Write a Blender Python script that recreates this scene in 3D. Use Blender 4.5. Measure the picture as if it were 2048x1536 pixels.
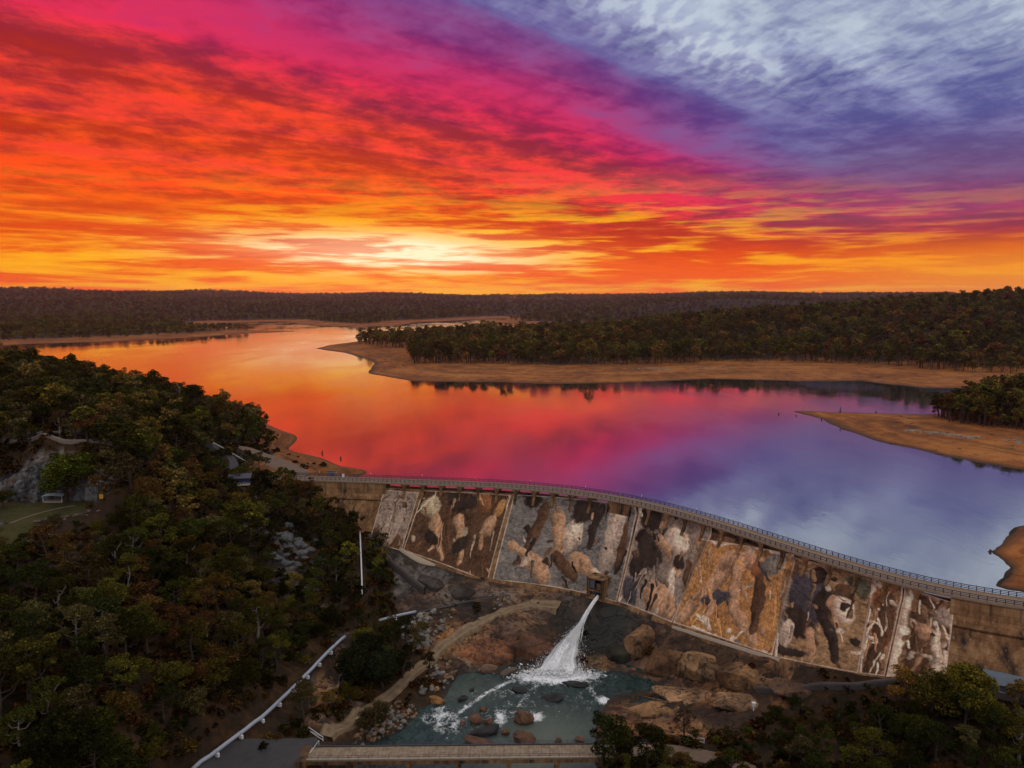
import bpy, bmesh, math, random
import numpy as np
from mathutils import Vector, Matrix

for _o in list(bpy.data.objects):
    bpy.data.objects.remove(_o)
scene = bpy.context.scene
COL = scene.collection
rng = np.random.default_rng(7)
random.seed(7)

# ------------------------------------------------------------------ camera
CAMZ, FPX, PITCH = 85.0, 1422.0, math.atan(168 / 1422.0)
cam_data = bpy.data.cameras.new('camera')
cam_data.sensor_width = 36.0
cam_data.lens = 36.0 * FPX / 2048.0
cam_data.clip_start, cam_data.clip_end = 1.0, 60000.0
cam = bpy.data.objects.new('camera', cam_data)
COL.objects.link(cam)
cam.location = (0, 0, CAMZ)
cam.rotation_euler = (math.pi / 2 - PITCH, 0, 0)
scene.camera = cam

def ray(px, py):
    a, b = (px - 1024) / FPX, (768 - py) / FPX
    c, s = math.cos(PITCH), math.sin(PITCH)
    return np.array([a, c + b * s, -s + b * c])

def at(px, py, z):
    d = ray(px, py)
    t = (z - CAMZ) / d[2]
    return np.array([d[0] * t, d[1] * t, z])

def atd(px, py, Y):
    d = ray(px, py)
    t = Y / d[1]
    return np.array([d[0] * t, Y, CAMZ + d[2] * t])

def lin(r, g, b):
    f = lambda c: (c / 255) / 12.92 if c / 255 <= 0.04045 else ((c / 255 + 0.055) / 1.055) ** 2.4
    return (f(r), f(g), f(b), 1.0)

# ------------------------------------------------------------------ node helper
class N:
    """a tiny expression builder for shader nodes"""
    def __init__(s, tree):
        s.t = tree
    def new(s, typ, **kw):
        n = s.t.nodes.new(typ)
        for k, v in kw.items():
            setattr(n, k, v)
        return n
    def put(s, sock, v):
        if v is None:
            return
        if isinstance(v, bpy.types.NodeSocket):
            s.t.links.new(v, sock)
        else:
            sock.default_value = v
    def m(s, op, a, b=None, c=None, clamp=False):
        n = s.new('ShaderNodeMath', operation=op, use_clamp=clamp)
        for i, v in enumerate((a, b, c)):
            s.put(n.inputs[i], v)
        return n.outputs[0]
    def add(s, a, b): return s.m('ADD', a, b)
    def sub(s, a, b): return s.m('SUBTRACT', a, b)
    def mul(s, a, b): return s.m('MULTIPLY', a, b)
    def div(s, a, b): return s.m('DIVIDE', a, b)
    def mx(s, a, b): return s.m('MAXIMUM', a, b)
    def mn(s, a, b): return s.m('MINIMUM', a, b)
    def smooth(s, x, lo, hi, a=0.0, b=1.0):
        n = s.new('ShaderNodeMapRange', interpolation_type='SMOOTHSTEP')
        s.put(n.inputs[0], x)
        for i, v in enumerate((lo, hi, a, b)):
            n.inputs[1 + i].default_value = v
        return n.outputs[0]
    def xyz(s, x, y, z=0.0):
        n = s.new('ShaderNodeCombineXYZ')
        for i, v in enumerate((x, y, z)):
            s.put(n.inputs[i], v)
        return n.outputs[0]
    def sep(s, v):
        n = s.new('ShaderNodeSeparateXYZ')
        s.put(n.inputs[0], v)
        return n.outputs
    def vm(s, op, a, b=None):
        n = s.new('ShaderNodeVectorMath', operation=op)
        s.put(n.inputs[0], a)
        if op == 'SCALE':
            s.put(n.inputs['Scale'], b)
        elif b is not None:
            s.put(n.inputs[1], b)
        return n.outputs[0]
    def noise(s, vec, scale, detail=4.0, rough=0.55, dist=0.0, color=False):
        n = s.new('ShaderNodeTexNoise')
        s.put(n.inputs['Vector'], vec)
        n.inputs['Scale'].default_value = scale
        n.inputs['Detail'].default_value = detail
        n.inputs['Roughness'].default_value = rough
        n.inputs['Distortion'].default_value = dist
        return n.outputs['Color' if color else 'Fac']
    def voronoi(s, vec, scale, feature='F1', out='Distance', rand=1.0):
        n = s.new('ShaderNodeTexVoronoi', feature=feature)
        s.put(n.inputs['Vector'], vec)
        n.inputs['Scale'].default_value = scale
        n.inputs['Randomness'].default_value = rand
        return n.outputs[out]
    def ramp(s, x, stops, interp='LINEAR'):
        n = s.new('ShaderNodeValToRGB')
        s.put(n.inputs[0], x)
        cr = n.color_ramp
        cr.interpolation = interp
        while len(cr.elements) < len(stops):
            cr.elements.new(0.5)
        for e, (p, c) in zip(cr.elements, stops):
            e.position = p
            e.color = c if len(c) == 4 else (*c, 1)
        return n.outputs[0]
    def mix(s, f, a, b, mode='MIX', clamp=False):
        n = s.new('ShaderNodeMix', data_type='RGBA', blend_type=mode, clamp_result=clamp)
        s.put(n.inputs[0], f)
        s.put(n.inputs[6], a)
        s.put(n.inputs[7], b)
        return n.outputs[2]

# ------------------------------------------------------------------ sky
SUN_AZ, SUN_EL = math.radians(-10.5), math.radians(0.8)
world = bpy.data.worlds.new('World')
scene.world = world
world.use_nodes = True
world.cycles.sampling_method = 'MANUAL'
world.cycles.sample_map_resolution = 512
wt = world.node_tree
wt.nodes.clear()
w = N(wt)
gen = w.new('ShaderNodeTexCoord').outputs['Generated']
dx, dy, dz = w.sep(gen)
D = 180 / math.pi
zc = w.mx(dz, 0.0)
el = w.mul(w.m('ARCSINE', zc), D)
az = w.mul(w.m('ARCTAN2', dx, dy), D)
den = w.add(zc, 0.055)
u, v = w.div(dx, den), w.div(dy, den)
TH = math.radians(52)
along = w.add(w.mul(u, math.sin(TH)), w.mul(v, math.cos(TH)))
across = w.sub(w.mul(u, math.cos(TH)), w.mul(v, math.sin(TH)))
def n2(x, y, detail, rough=0.58, dist=0.0):
    nd = w.new('ShaderNodeTexNoise', noise_dimensions='2D')
    w.put(nd.inputs['Vector'], w.xyz(x, y))
    nd.inputs['Scale'].default_value = 1.0
    nd.inputs['Detail'].default_value = detail
    nd.inputs['Roughness'].default_value = rough
    nd.inputs['Distortion'].default_value = dist
    return nd.outputs['Fac']
c = lambda n: w.sub(n, 0.5)
n_band = n2(w.mul(along, 0.26), w.mul(across, 1.2), 3, 0.55, 0.3)
n_mid = n2(w.add(w.mul(along, 0.40), 11.0), w.add(w.mul(across, 2.1), w.mul(n_band, 1.2)), 7, 0.66)
n_puff = n2(w.mul(u, 4.2), w.add(w.mul(v, 3.8), 31.0), 6, 0.63)
# horizontal strata close to the horizon
n_str = n2(w.mul(az, 0.05), w.add(w.mul(el, 0.62), w.mul(az, 0.012)), 5, 0.6, 0.5)
n_fine = n2(w.add(w.mul(az, 0.13), 7.0), w.mul(el, 1.5), 3, 0.6)
azm = w.sub(w.m('ABSOLUTE', w.add(az, 52.0)), 52.0)          # the glow fades the same way on both sides
q = w.add(el, w.mul(azm, 0.225))
q = w.mx(q, w.mul(el, 0.66))
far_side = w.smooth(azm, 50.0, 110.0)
hor = w.smooth(w.add(el, w.mul(c(n_str), 4.0)), 0.8, 6.6)
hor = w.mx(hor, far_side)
q = w.add(q, w.mul(w.smooth(azm, 2.0, 26.0, 0.0, 5.5), w.smooth(el, 4.5, 10.0)))
q = w.add(q, w.mul(w.smooth(azm, 0.0, 18.0, 0.0, 2.0), w.smooth(el, 14.5, 21.0)))
q = w.mul(q, hor)
side = w.smooth(azm, -4.0, 22.0, 1.0, 0.5)
q = w.add(q, w.mul(w.mul(w.add(w.mul(c(n_band), 12.0), w.mul(c(n_mid), 7.0)), w.smooth(el, 2.0, 9.0, 0.35, 1.0)), side))
q = w.add(q, w.mul(w.mul(c(n_puff), 5.0), side))
Q = w.m('DIVIDE', q, 30.0, clamp=True)
lit = w.ramp(Q, [(0.00, lin(255, 172, 6)), (0.16, lin(255, 98, 0)), (0.25, lin(254, 76, 10)),
                 (0.34, lin(248, 62, 44)), (0.43, lin(238, 46, 76)), (0.53, lin(204, 44, 100)), (0.62, lin(146, 70, 134)),
                 (0.71, lin(108, 98, 156)), (0.82, lin(122, 122, 172)), (0.92, lin(150, 160, 194)), (1.0, lin(184, 196, 212))])
shade = w.ramp(Q, [(0.00, lin(246, 92, 0)), (0.09, lin(222, 68, 4)), (0.18, lin(186, 44, 16)), (0.26, lin(160, 34, 40)),
                   (0.35, lin(140, 30, 62)), (0.45, lin(152, 22, 84)), (0.55, lin(116, 34, 106)), (0.64, lin(88, 58, 128)),
                   (0.74, lin(78, 74, 138)), (0.86, lin(88, 92, 150)), (1.0, lin(132, 142, 178))])
k_hi = w.add(w.add(w.mul(n_mid, 0.48), w.mul(n_puff, 0.52)), w.mul(n_band, 0.30))
k_lo = w.add(w.mul(n_str, 0.85), w.mul(n_fine, 0.4))
low = w.smooth(el, 3.0, 8.0)
kk = w.add(w.mul(k_hi, low), w.mul(k_lo, w.sub(1.0, low)))
kk = w.smooth(kk, 0.52, 0.77)
sky = w.mix(kk, shade, lit)
# fine ripples of altocumulus where the sky is blue and pale
rip = n2(w.add(w.mul(u, 17.0), w.mul(n_mid, 2.5)), w.add(w.mul(v, 9.0), w.mul(u, 5.0)), 2, 0.5)
rip = w.smooth(rip, 0.36, 0.66)
patch = w.smooth(w.add(w.mul(n_band, 0.9), w.mul(n_mid, 0.35)), 0.48, 0.80)
ripz = w.mul(w.smooth(Q, 0.70, 0.92), w.smooth(el, 11.0, 17.0))
sky = w.mix(w.mul(w.mul(w.mul(rip, w.add(0.35, patch)), 0.62), ripz), sky, lin(200, 213, 224))
sky = w.mix(w.mul(w.mul(patch, 0.25), ripz), sky, lin(205, 214, 222))
# sky out of view, overhead and behind, brightened and warmed to light the foreground
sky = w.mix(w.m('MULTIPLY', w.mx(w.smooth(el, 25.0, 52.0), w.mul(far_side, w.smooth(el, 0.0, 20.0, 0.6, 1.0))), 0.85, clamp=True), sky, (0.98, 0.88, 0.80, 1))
# the greyer mauve on the right and the gold low down there
mauve = w.mul(w.mul(w.smooth(azm, 10.0, 30.0), w.smooth(el, 3.2, 6.5)), w.smooth(el, 13.0, 8.0))
sky = w.mix(w.mul(mauve, 0.5), sky, lin(122, 84, 112))
gold = w.mul(w.smooth(azm, 16.0, 36.0), w.smooth(el, 5.0, 1.8))
sky = w.mix(w.mul(gold, w.sub(0.75, w.mul(kk, 0.3))), sky, lin(240, 152, 40))
# the sun's glow breaking through the gaps low down
ga = w.div(w.sub(az, -10.0), 9.5)
ge = w.div(w.sub(w.add(el, w.mul(c(n_fine), 0.9)), w.add(3.5, w.mul(az, -0.02))), 1.15)
glow = w.m('POWER', 2.718, w.mul(w.add(w.mul(ga, ga), w.mul(ge, ge)), -1.0))
gap = w.smooth(w.add(w.mul(n_str, 0.55), w.mul(n_fine, 0.6)), 0.52, 0.68)
glow = w.mul(glow, w.add(0.30, gap))
ga3 = w.div(w.sub(az, -2.0), 30.0)
ge3 = w.div(w.sub(el, 4.4), 3.0)
wide = w.m('POWER', 2.718, w.mul(w.add(w.mul(ga3, ga3), w.mul(ge3, ge3)), -1.0))
sky = w.mix(w.m('MULTIPLY', w.mul(wide, gap), 0.95, clamp=True), sky, lin(255, 190, 16))
sky = w.mix(w.m('MULTIPLY', glow, 1.2, clamp=True), sky, (1.12, 0.95, 0.62, 1))
nish = w.new('ShaderNodeTexSky', sky_type='NISHITA')
nish.sun_disc = False
nish.sun_elevation = SUN_EL
nish.sun_rotation = SUN_AZ
bg = w.new('ShaderNodeBackground')
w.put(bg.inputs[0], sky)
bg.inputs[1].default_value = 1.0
bg2 = w.new('ShaderNodeBackground')
w.put(bg2.inputs[0], nish.outputs[0])
bg2.inputs[1].default_value = 0.003
ad = w.new('ShaderNodeAddShader')
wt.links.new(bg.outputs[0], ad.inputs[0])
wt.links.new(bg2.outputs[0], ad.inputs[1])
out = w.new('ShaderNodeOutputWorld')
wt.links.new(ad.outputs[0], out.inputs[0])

# ------------------------------------------------------------------ sun
sun_data = bpy.data.lights.new('sun', 'SUN')
sun_data.energy = 0.5
sun_data.angle = math.radians(0.8)
sun_data.color = (1.0, 0.55, 0.28)
sun = bpy.data.objects.new('sun', sun_data)
COL.objects.link(sun)
_sd = Vector((math.sin(SUN_AZ) * math.cos(SUN_EL), math.cos(SUN_AZ) * math.cos(SUN_EL), math.sin(SUN_EL)))
sun.rotation_euler = _sd.to_track_quat('Z', 'Y').to_euler()

scene.view_settings.view_transform = 'Standard'
scene.view_settings.look = 'None'
scene.view_settings.gamma = 1.0
scene.view_settings.use_curve_mapping = False
scene.view_settings.exposure = 0.0
scene.cycles.max_bounces = 4
scene.cycles.diffuse_bounces = 1
scene.cycles.glossy_bounces = 2
scene.cycles.transmission_bounces = 2
scene.cycles.transparent_max_bounces = 6
scene.cycles.volume_bounces = 0
scene.cycles.use_adaptive_sampling = True
scene.cycles.adaptive_threshold = 0.02
scene.cycles.adaptive_min_samples = 16
scene.cycles.use_denoising = True
# ------------------------------------------------------------------ object helpers
def link(o, parent=None):
    COL.objects.link(o)
    if parent is not None:
        o.parent = parent
    return o

def mesh_obj(name, verts, faces, mat=None, parent=None, smooth=False):
    me = bpy.data.meshes.new(name)
    me.from_pydata([tuple(map(float, p)) for p in verts], [], [tuple(int(i) for i in f) for f in faces])
    me.update()
    if smooth:
        me.polygons.foreach_set('use_smooth', np.ones(len(me.polygons), bool))
    if mat is not None:
        me.materials.append(mat)
    return link(bpy.data.objects.new(name, me), parent)

def grid_obj(name, V, mat=None, parent=None, smooth=True):
    """V is an (n, m, 3) lattice"""
    n, m = V.shape[:2]
    me = bpy.data.meshes.new(name)
    idx = np.arange(n * m).reshape(n, m)
    f = np.stack([idx[:-1, :-1], idx[:-1, 1:], idx[1:, 1:], idx[1:, :-1]], -1).reshape(-1, 4)
    me.vertices.add(n * m)
    me.vertices.foreach_set('co', V.reshape(-1).astype(np.float32))
    me.loops.add(f.size)
    me.loops.foreach_set('vertex_index', f.reshape(-1).astype(np.int32))
    me.polygons.add(len(f))
    me.polygons.foreach_set('loop_start', np.arange(0, f.size, 4, dtype=np.int32))
    me.polygons.foreach_set('loop_total', np.full(len(f), 4, np.int32))
    me.update(calc_edges=True)
    me.validate()
    if smooth:
        me.polygons.foreach_set('use_smooth', np.ones(len(me.polygons), bool))
    if mat is not None:
        me.materials.append(mat)
    return link(bpy.data.objects.new(name, me), parent)

def color_attr(me, name, arr):
    a = me.color_attributes.new(name, 'FLOAT_COLOR', 'POINT')
    arr = np.asarray(arr, np.float32).reshape(-1, arr.shape[-1])
    if arr.shape[1] == 3:
        arr = np.concatenate([arr, np.ones((len(arr), 1), np.float32)], 1)
    a.data.foreach_set('color', arr.reshape(-1))

def tag(o, label=None, cat=None, group=None, kind=None):
    for k, v in (('label', label), ('category', cat), ('group', group), ('kind', kind)):
        if v:
            o[k] = v
    return o

def empty(name, loc=(0, 0, 0), rz=0.0):
    o = bpy.data.objects.new(name, None)
    o.empty_display_size = 0.5
    link(o)
    o.location = loc
    o.rotation_euler = (0, 0, rz)
    return o

class MB:
    """collects boxes, tubes and hulls for one mesh"""
    def __init__(s):
        s.v, s.f = [], []
    def raw(s, verts, faces):
        k = len(s.v)
        s.v += [tuple(map(float, p)) for p in verts]
        s.f += [tuple(i + k for i in f) for f in faces]
        return s
    def frame(s, c, ax, ay, az):
        c, ax, ay, az = (np.asarray(q, float) for q in (c, ax, ay, az))
        P = [c + i * ax + j * ay + k * az for k in (-1, 1) for j in (-1, 1) for i in (-1, 1)]
        return s.raw(P, [(0, 2, 3, 1), (4, 5, 7, 6), (0, 1, 5, 4), (2, 6, 7, 3), (0, 4, 6, 2), (1, 3, 7, 5)])
    def box(s, c, size, rz=0.0):
        cx, sn = math.cos(rz), math.sin(rz)
        return s.frame(c, (cx * size[0] / 2, sn * size[0] / 2, 0), (-sn * size[1] / 2, cx * size[1] / 2, 0), (0, 0, size[2] / 2))
    def bar(s, a, b, wd, ht=None):
        a, b = np.asarray(a, float), np.asarray(b, float)
        d = b - a
        L = np.linalg.norm(d)
        d = d / L
        up = np.array([0, 0, 1.0]) if abs(d[2]) < 0.95 else np.array([1.0, 0, 0])
        sx = np.cross(d, up); sx /= np.linalg.norm(sx)
        uu = np.cross(sx, d)
        return s.frame((a + b) / 2, d * L / 2, sx * wd / 2, uu * (ht or wd) / 2)
    def tube(s, pts, rad, n=8, cap=True):
        pts = [np.asarray(p, float) for p in pts]
        rad = rad if hasattr(rad, '__len__') else [rad] * len(pts)
        k = len(s.v)
        for i, p in enumerate(pts):
            d = pts[min(i + 1, len(pts) - 1)] - pts[max(i - 1, 0)]
            d = d / (np.linalg.norm(d) + 1e-9)
            up = np.array([0, 0, 1.0]) if abs(d[2]) < 0.9 else np.array([1.0, 0, 0])
            sx = np.cross(d, up); sx /= np.linalg.norm(sx)
            uu = np.cross(sx, d)
            for j in range(n):
                a = 2 * math.pi * j / n
                s.v.append(tuple(p + rad[i] * (math.cos(a) * sx + math.sin(a) * uu)))
        for i in range(len(pts) - 1):
            for j in range(n):
                s.f.append((k + i * n + j, k + i * n + (j + 1) % n, k + (i + 1) * n + (j + 1) % n, k + (i + 1) * n + j))
        if cap:
            s.f.append(tuple(k + j for j in reversed(range(n))))
            s.f.append(tuple(k + (len(pts) - 1) * n + j for j in range(n)))
        return s
    def build(s, name, mat, parent=None, smooth=False):
        return mesh_obj(name, s.v, s.f, mat, parent, smooth)

# ------------------------------------------------------------------ lattice noise
_tab = rng.random((512, 512))
def vnoise(x, y, seed=0):
    x = np.asarray(x, float) + seed * 37.17
    y = np.asarray(y, float) + seed * 91.73
    xi, yi = np.floor(x).astype(int), np.floor(y).astype(int)
    fx, fy = x - xi, y - yi
    fx, fy = fx * fx * (3 - 2 * fx), fy * fy * (3 - 2 * fy)
    T = lambda a, b: _tab[a & 511, b & 511]
    return (T(xi, yi) * (1 - fx) + T(xi + 1, yi) * fx) * (1 - fy) + (T(xi, yi + 1) * (1 - fx) + T(xi + 1, yi + 1) * fx) * fy
def fbm(x, y, oct=4, seed=0, gain=0.5):
    s, a, t = 0.0, 1.0, 0.0
    for o in range(oct):
        s = s + a * vnoise(x * 2 ** o, y * 2 ** o, seed + o)
        t += a
        a *= gain
    return s / t - 0.5
def worley(x, y, seed=0):
    """height of the own cell, distance to its border"""
    xi, yi = np.floor(x).astype(int), np.floor(y).astype(int)
    d1 = np.full(x.shape, 9.0); d2 = np.full(x.shape, 9.0); hh = np.zeros(x.shape)
    for i in (-1, 0, 1):
        for j in (-1, 0, 1):
            a, b = xi + i, yi + j
            px = a + _tab[(a * 3 + seed * 11) & 511, (b * 5 + seed) & 511]
            py = b + _tab[(a * 7 + seed * 5 + 100) & 511, (b * 3 + 50 + seed) & 511]
            d = np.hypot(px - x, py - y)
            hv = _tab[(a * 13 + 7 + seed) & 511, (b * 17 + 3) & 511]
            nearer = d < d1
            d2 = np.where(nearer, d1, np.minimum(d2, d))
            hh = np.where(nearer, hv, hh)
            d1 = np.where(nearer, d, d1)
    return hh, d2 - d1
def sstep(x, a, b):
    t = np.clip((x - a) / (b - a), 0, 1)
    return t * t * (3 - 2 * t)

# ------------------------------------------------------------------ the dam's line in plan
DECK_Z = 5.0
_edge = [(500, 957.5), (590, 960), (700, 963), (800, 967), (900, 970.5), (1000, 975), (1100, 983), (1200, 996), (1300, 1016),
         (1400, 1044), (1500, 1076), (1600, 1109.5), (1700, 1141), (1800, 1169.5), (1900, 1193), (2000, 1210), (2048, 1217), (2120, 1226), (2300, 1243)]
_w = np.array([at(x, y, 4.6)[:2] for x, y in _edge])
_s = np.concatenate([[0], np.cumsum(np.hypot(*np.diff(_w, axis=0).T))])
def _smooth_line(W, S):
    n = int(S[-1] / 0.5)
    t = np.linspace(0, S[-1], n)
    L = np.stack([np.interp(t, S, W[:, k]) for k in (0, 1)], 1)
    for _ in range(3):
        k = 31
        pad = np.concatenate([L[0] - (L[1:k // 2 + 1] - L[0])[::-1], L, L[-1] - (L[-k // 2:-1] - L[-1])[::-1]])
        L = np.stack([np.convolve(pad[:, c_], np.ones(k) / k, 'valid')[:n] for c_ in (0, 1)], 1)
    return L
DL = _smooth_line(_w, _s)                      # downstream deck edge, every half metre
_d = np.gradient(DL, axis=0)
_d /= np.linalg.norm(_d, axis=1)[:, None]
DT = _d                                        # tangent, left to right
DN = np.stack([_d[:, 1], -_d[:, 0]], 1)        # towards downstream
DS = np.concatenate([[0], np.cumsum(np.hypot(*np.diff(DL, axis=0).T))])
LEN = DS[-1]

def dam_sd(x, y):
    """signed distance to the dam line (+ downstream) and the chainage"""
    x, y = np.asarray(x, float), np.asarray(y, float)
    shp = x.shape
    x, y = x.ravel(), y.ravel()
    best = np.full(x.shape, 1e18); bi = np.zeros(x.shape, int)
    step = 4
    for i in range(0, len(DL), step):
        d = (x - DL[i, 0]) ** 2 + (y - DL[i, 1]) ** 2
        m = d < best
        best[m] = d[m]; bi[m] = i
    px, py = x - DL[bi, 0], y - DL[bi, 1]
    sd = px * DN[bi, 0] + py * DN[bi, 1]
    s = DS[bi] + px * DT[bi, 0] + py * DT[bi, 1]
    return sd.reshape(shp), s.reshape(shp)

def dam_pt(s, off, z):
    i = np.clip(np.interp(s, DS, np.arange(len(DS))), 0, len(DS) - 1.001)
    k = i.astype(int) if hasattr(i, 'astype') else int(i)
    f = (i - k)
    g = lambda A: A[k] * (1 - np.expand_dims(f, -1)) + A[k + 1] * np.expand_dims(f, -1)
    p, n, t = g(DL), g(DN), g(DT)
    extra = np.asarray(s) - np.clip(s, 0, LEN)
    p = p + n * np.expand_dims(np.asarray(off, float), -1) + t * np.expand_dims(extra, -1)
    return np.concatenate([p, np.broadcast_to(np.expand_dims(np.asarray(z, float), -1), p.shape[:-1] + (1,))], -1)

def face_off(z):
    """how far the downstream face stands out at height z"""
    z = np.asarray(z, float)
    lo = 0.68 * (1.0 - z)
    return np.where(z > 2.0, -0.3 + 0 * z, np.where(z > -1.0, -0.3 + (2.0 - z) ** 2 / 9.0 * 1.66, lo))

def face_at(px, py):
    """where the ray through a pixel meets the dam's downstream face: chainage, height"""
    d = ray(px, py)
    lo, hi = 60.0, 420.0
    for _ in range(40):
        t = (lo + hi) / 2
        p = d * t
        z = CAMZ + p[2]
        sd, s = dam_sd(np.array([p[0]]), np.array([p[1]]))
        if sd[0] > face_off(z):
            lo = t
        else:
            hi = t
    return float(s[0]), float(z)

# ------------------------------------------------------------------ terrain heights
def rbf(P, H, smooth=0.0):
    P, H = np.asarray(P, float), np.asarray(H, float)
    def phi(r2):
        return np.where(r2 > 1e-12, 0.5 * r2 * np.log(r2 + 1e-12), 0.0)
    n = len(P)
    A = np.zeros((n + 3, n + 3))
    A[:n, :n] = phi(((P[:, None] - P[None]) ** 2).sum(-1)) + smooth * np.eye(n)
    A[:n, n] = 1; A[:n, n + 1:] = P
    A[n, :n] = 1; A[n + 1:, :n] = P.T
    wgt = np.linalg.solve(A, np.concatenate([H, [0, 0, 0]]))
    def f(X, Y):
        o = wgt[n] + wgt[n + 1] * X + wgt[n + 2] * Y
        for i in range(n):
            o = o + wgt[i] * phi((X - P[i, 0]) ** 2 + (Y - P[i, 1]) ** 2)
        return o
    return f

BASE_PX = [(620, 985), (660, 1015), (700, 1045), (745, 1083), (790, 1098), (865, 1130), (930, 1150), (980, 1163), (1040, 1174), (1100, 1182), (1160, 1192),
           (1200, 1202), (1250, 1214), (1330, 1246), (1400, 1277), (1480, 1301), (1560, 1320), (1640, 1334), (1700, 1343), (1800, 1360), (1900, 1366), (1980, 1374), (2048, 1382)]
BASE_PX = [((a[0] + b[0]) / 2, (a[1] + b[1]) / 2) if h_ else a for a, b in zip(BASE_PX, BASE_PX[1:] + BASE_PX[-1:]) for h_ in (0, 1)][:-1]
_A = []                                          # world control points of the land below the dam and on its left
BASE = []
for px, py in BASE_PX:
    s_, z_ = face_at(px, py)
    p = dam_pt(s_, face_off(z_), z_)
    BASE.append((s_, z_))
    _A.append(tuple(p))
    q_ = dam_pt(s_, face_off(z_) - 12.0, z_ - 4.0)
    _A.append(tuple(q_))
RIVER_Z, BRIDGE_Z = -40.0, -33.0
for px, py, z in [
    # gorge floor, track and river banks
    (1110, 1214, -31.5), (1050, 1208, -31.5), (990, 1228, -32), (940, 1252, -33), (880, 1292, -34.5), (840, 1335, -35.5), (800, 1372, -36), (740, 1418, -36), (690, 1450, -35),
    (650, 1476, -33.6), (560, 1510, -33), (480, 1540, -33), (500, 1600, -34),
    (1000, 1262, -34), (1060, 1255, -33.5), (1150, 1240, -34), (1010, 1305, -38), (930, 1322, -38.5), (1100, 1300, -39), (1190, 1290, -39),
    (900, 1345, -39.4), (880, 1385, -39), (850, 1412, -39.5), (790, 1450, -39), (740, 1478, -38),
    (1000, 1360, -42), (1100, 1380, -42), (1000, 1440, -42), (1100, 1460, -42), (900, 1440, -42), (1180, 1350, -41), (900, 1530, -42), (1080, 1560, -42),
    (1250, 1362, -41), (1200, 1320, -39), (1215, 1290, -38),
    (1230, 1395, -39.5), (1220, 1430, -39), (1200, 1500, -39), (1240, 1540, -37), (1270, 1505, -34),
    # rock under the right half of the dam
    (1270, 1260, -32.5), (1290, 1300, -36), (1310, 1345, -39.5), (1370, 1300, -30.5), (1400, 1350, -35), (1450, 1325, -28.8), (1470, 1362, -32.5), (1540, 1345, -26), (1560, 1372, -29.5),
    (1640, 1362, -23.2), (1700, 1372, -21.8), (1760, 1385, -20.6), (1330, 1400, -37.5), (1400, 1395, -36), (1500, 1395, -32.5), (1600, 1395, -28), (1320, 1450, -37), (1420, 1440, -35.5), (1500, 1430, -33.5),
    (1600, 1440, -30), (1700, 1420, -26), (1370, 1490, -34.2), (1430, 1510, -33.6), (1500, 1545, -33), (1600, 1500, -31), (1750, 1480, -26.5), (1850, 1430, -21), (1900, 1540, -25), (2048, 1430, -17), (2048, 1540, -22), (2250, 1500, -18), (2300, 1350, -10),
    # slope on the left
    (400, 1536, -26.5), (330, 1580, -26), (470, 1480, -27), (540, 1430, -28), (610, 1362, -29), (680, 1288, -30), (760, 1240, -31), (830, 1226, -31.5), (900, 1212, -31), (980, 1190, -30.5),
    (760, 1290, -33), (700, 1360, -33.5), (640, 1420, -33), (700, 1240, -27), (800, 1180, -27), (860, 1180, -29.5), (920, 1180, -31), (730, 1200, -24), (735, 1130, -19.5), (680, 1130, -15), (660, 1080, -10), (640, 1040, -6), (600, 990, 0),
    (560, 1240, -20), (500, 1340, -20), (420, 1420, -19), (300, 1500, -15), (150, 1536, -9), (0, 1536, -3), (-200, 1500, 6),
    (600, 1150, -15), (620, 1110, -11), (560, 1080, -5.5), (520, 1050, -1.5), (480, 1120, -6), (450, 1230, -9), (350, 1300, -8), (250, 1400, -6), (100, 1420, 0),
    (400, 1120, -1), (300, 1200, 0), (200, 1300, 1), (60, 1320, 5), (-150, 1350, 12),
    (480, 985, 6.5), (400, 1020, 6), (330, 1080, 6), (230, 1120, 8), (100, 1150, 10), (-100, 1180, 15),
    (250, 1000, 20), (240, 940, 27), (180, 890, 32), (280, 880, 27), (330, 930, 20), (420, 950, 12), (80, 890, 33), (-80, 900, 37), (-250, 950, 42),
    (0, 1012, 14), (60, 1040, 13.4), (150, 1024, 14), (100, 1010, 14), (-120, 1020, 15), (50, 1090, 11.5), (-20, 1100, 11.8), (150, 1080, 10), (-150, 1100, 14), (-220, 1030, 18), (190, 1015, 14.2), (150, 868, 33), (280, 864, 31), (40, 868, 34), (350, 868, 25),
    (440, 893, 10.5), (500, 915, 8), (560, 936, 5.6), (600, 946, 5.0), (470, 885, 10), (540, 905, 7.5), (620, 936, 4.7), (650, 942, 4.6)]:
    _A.append(tuple(at(px, py, z)))
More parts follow.
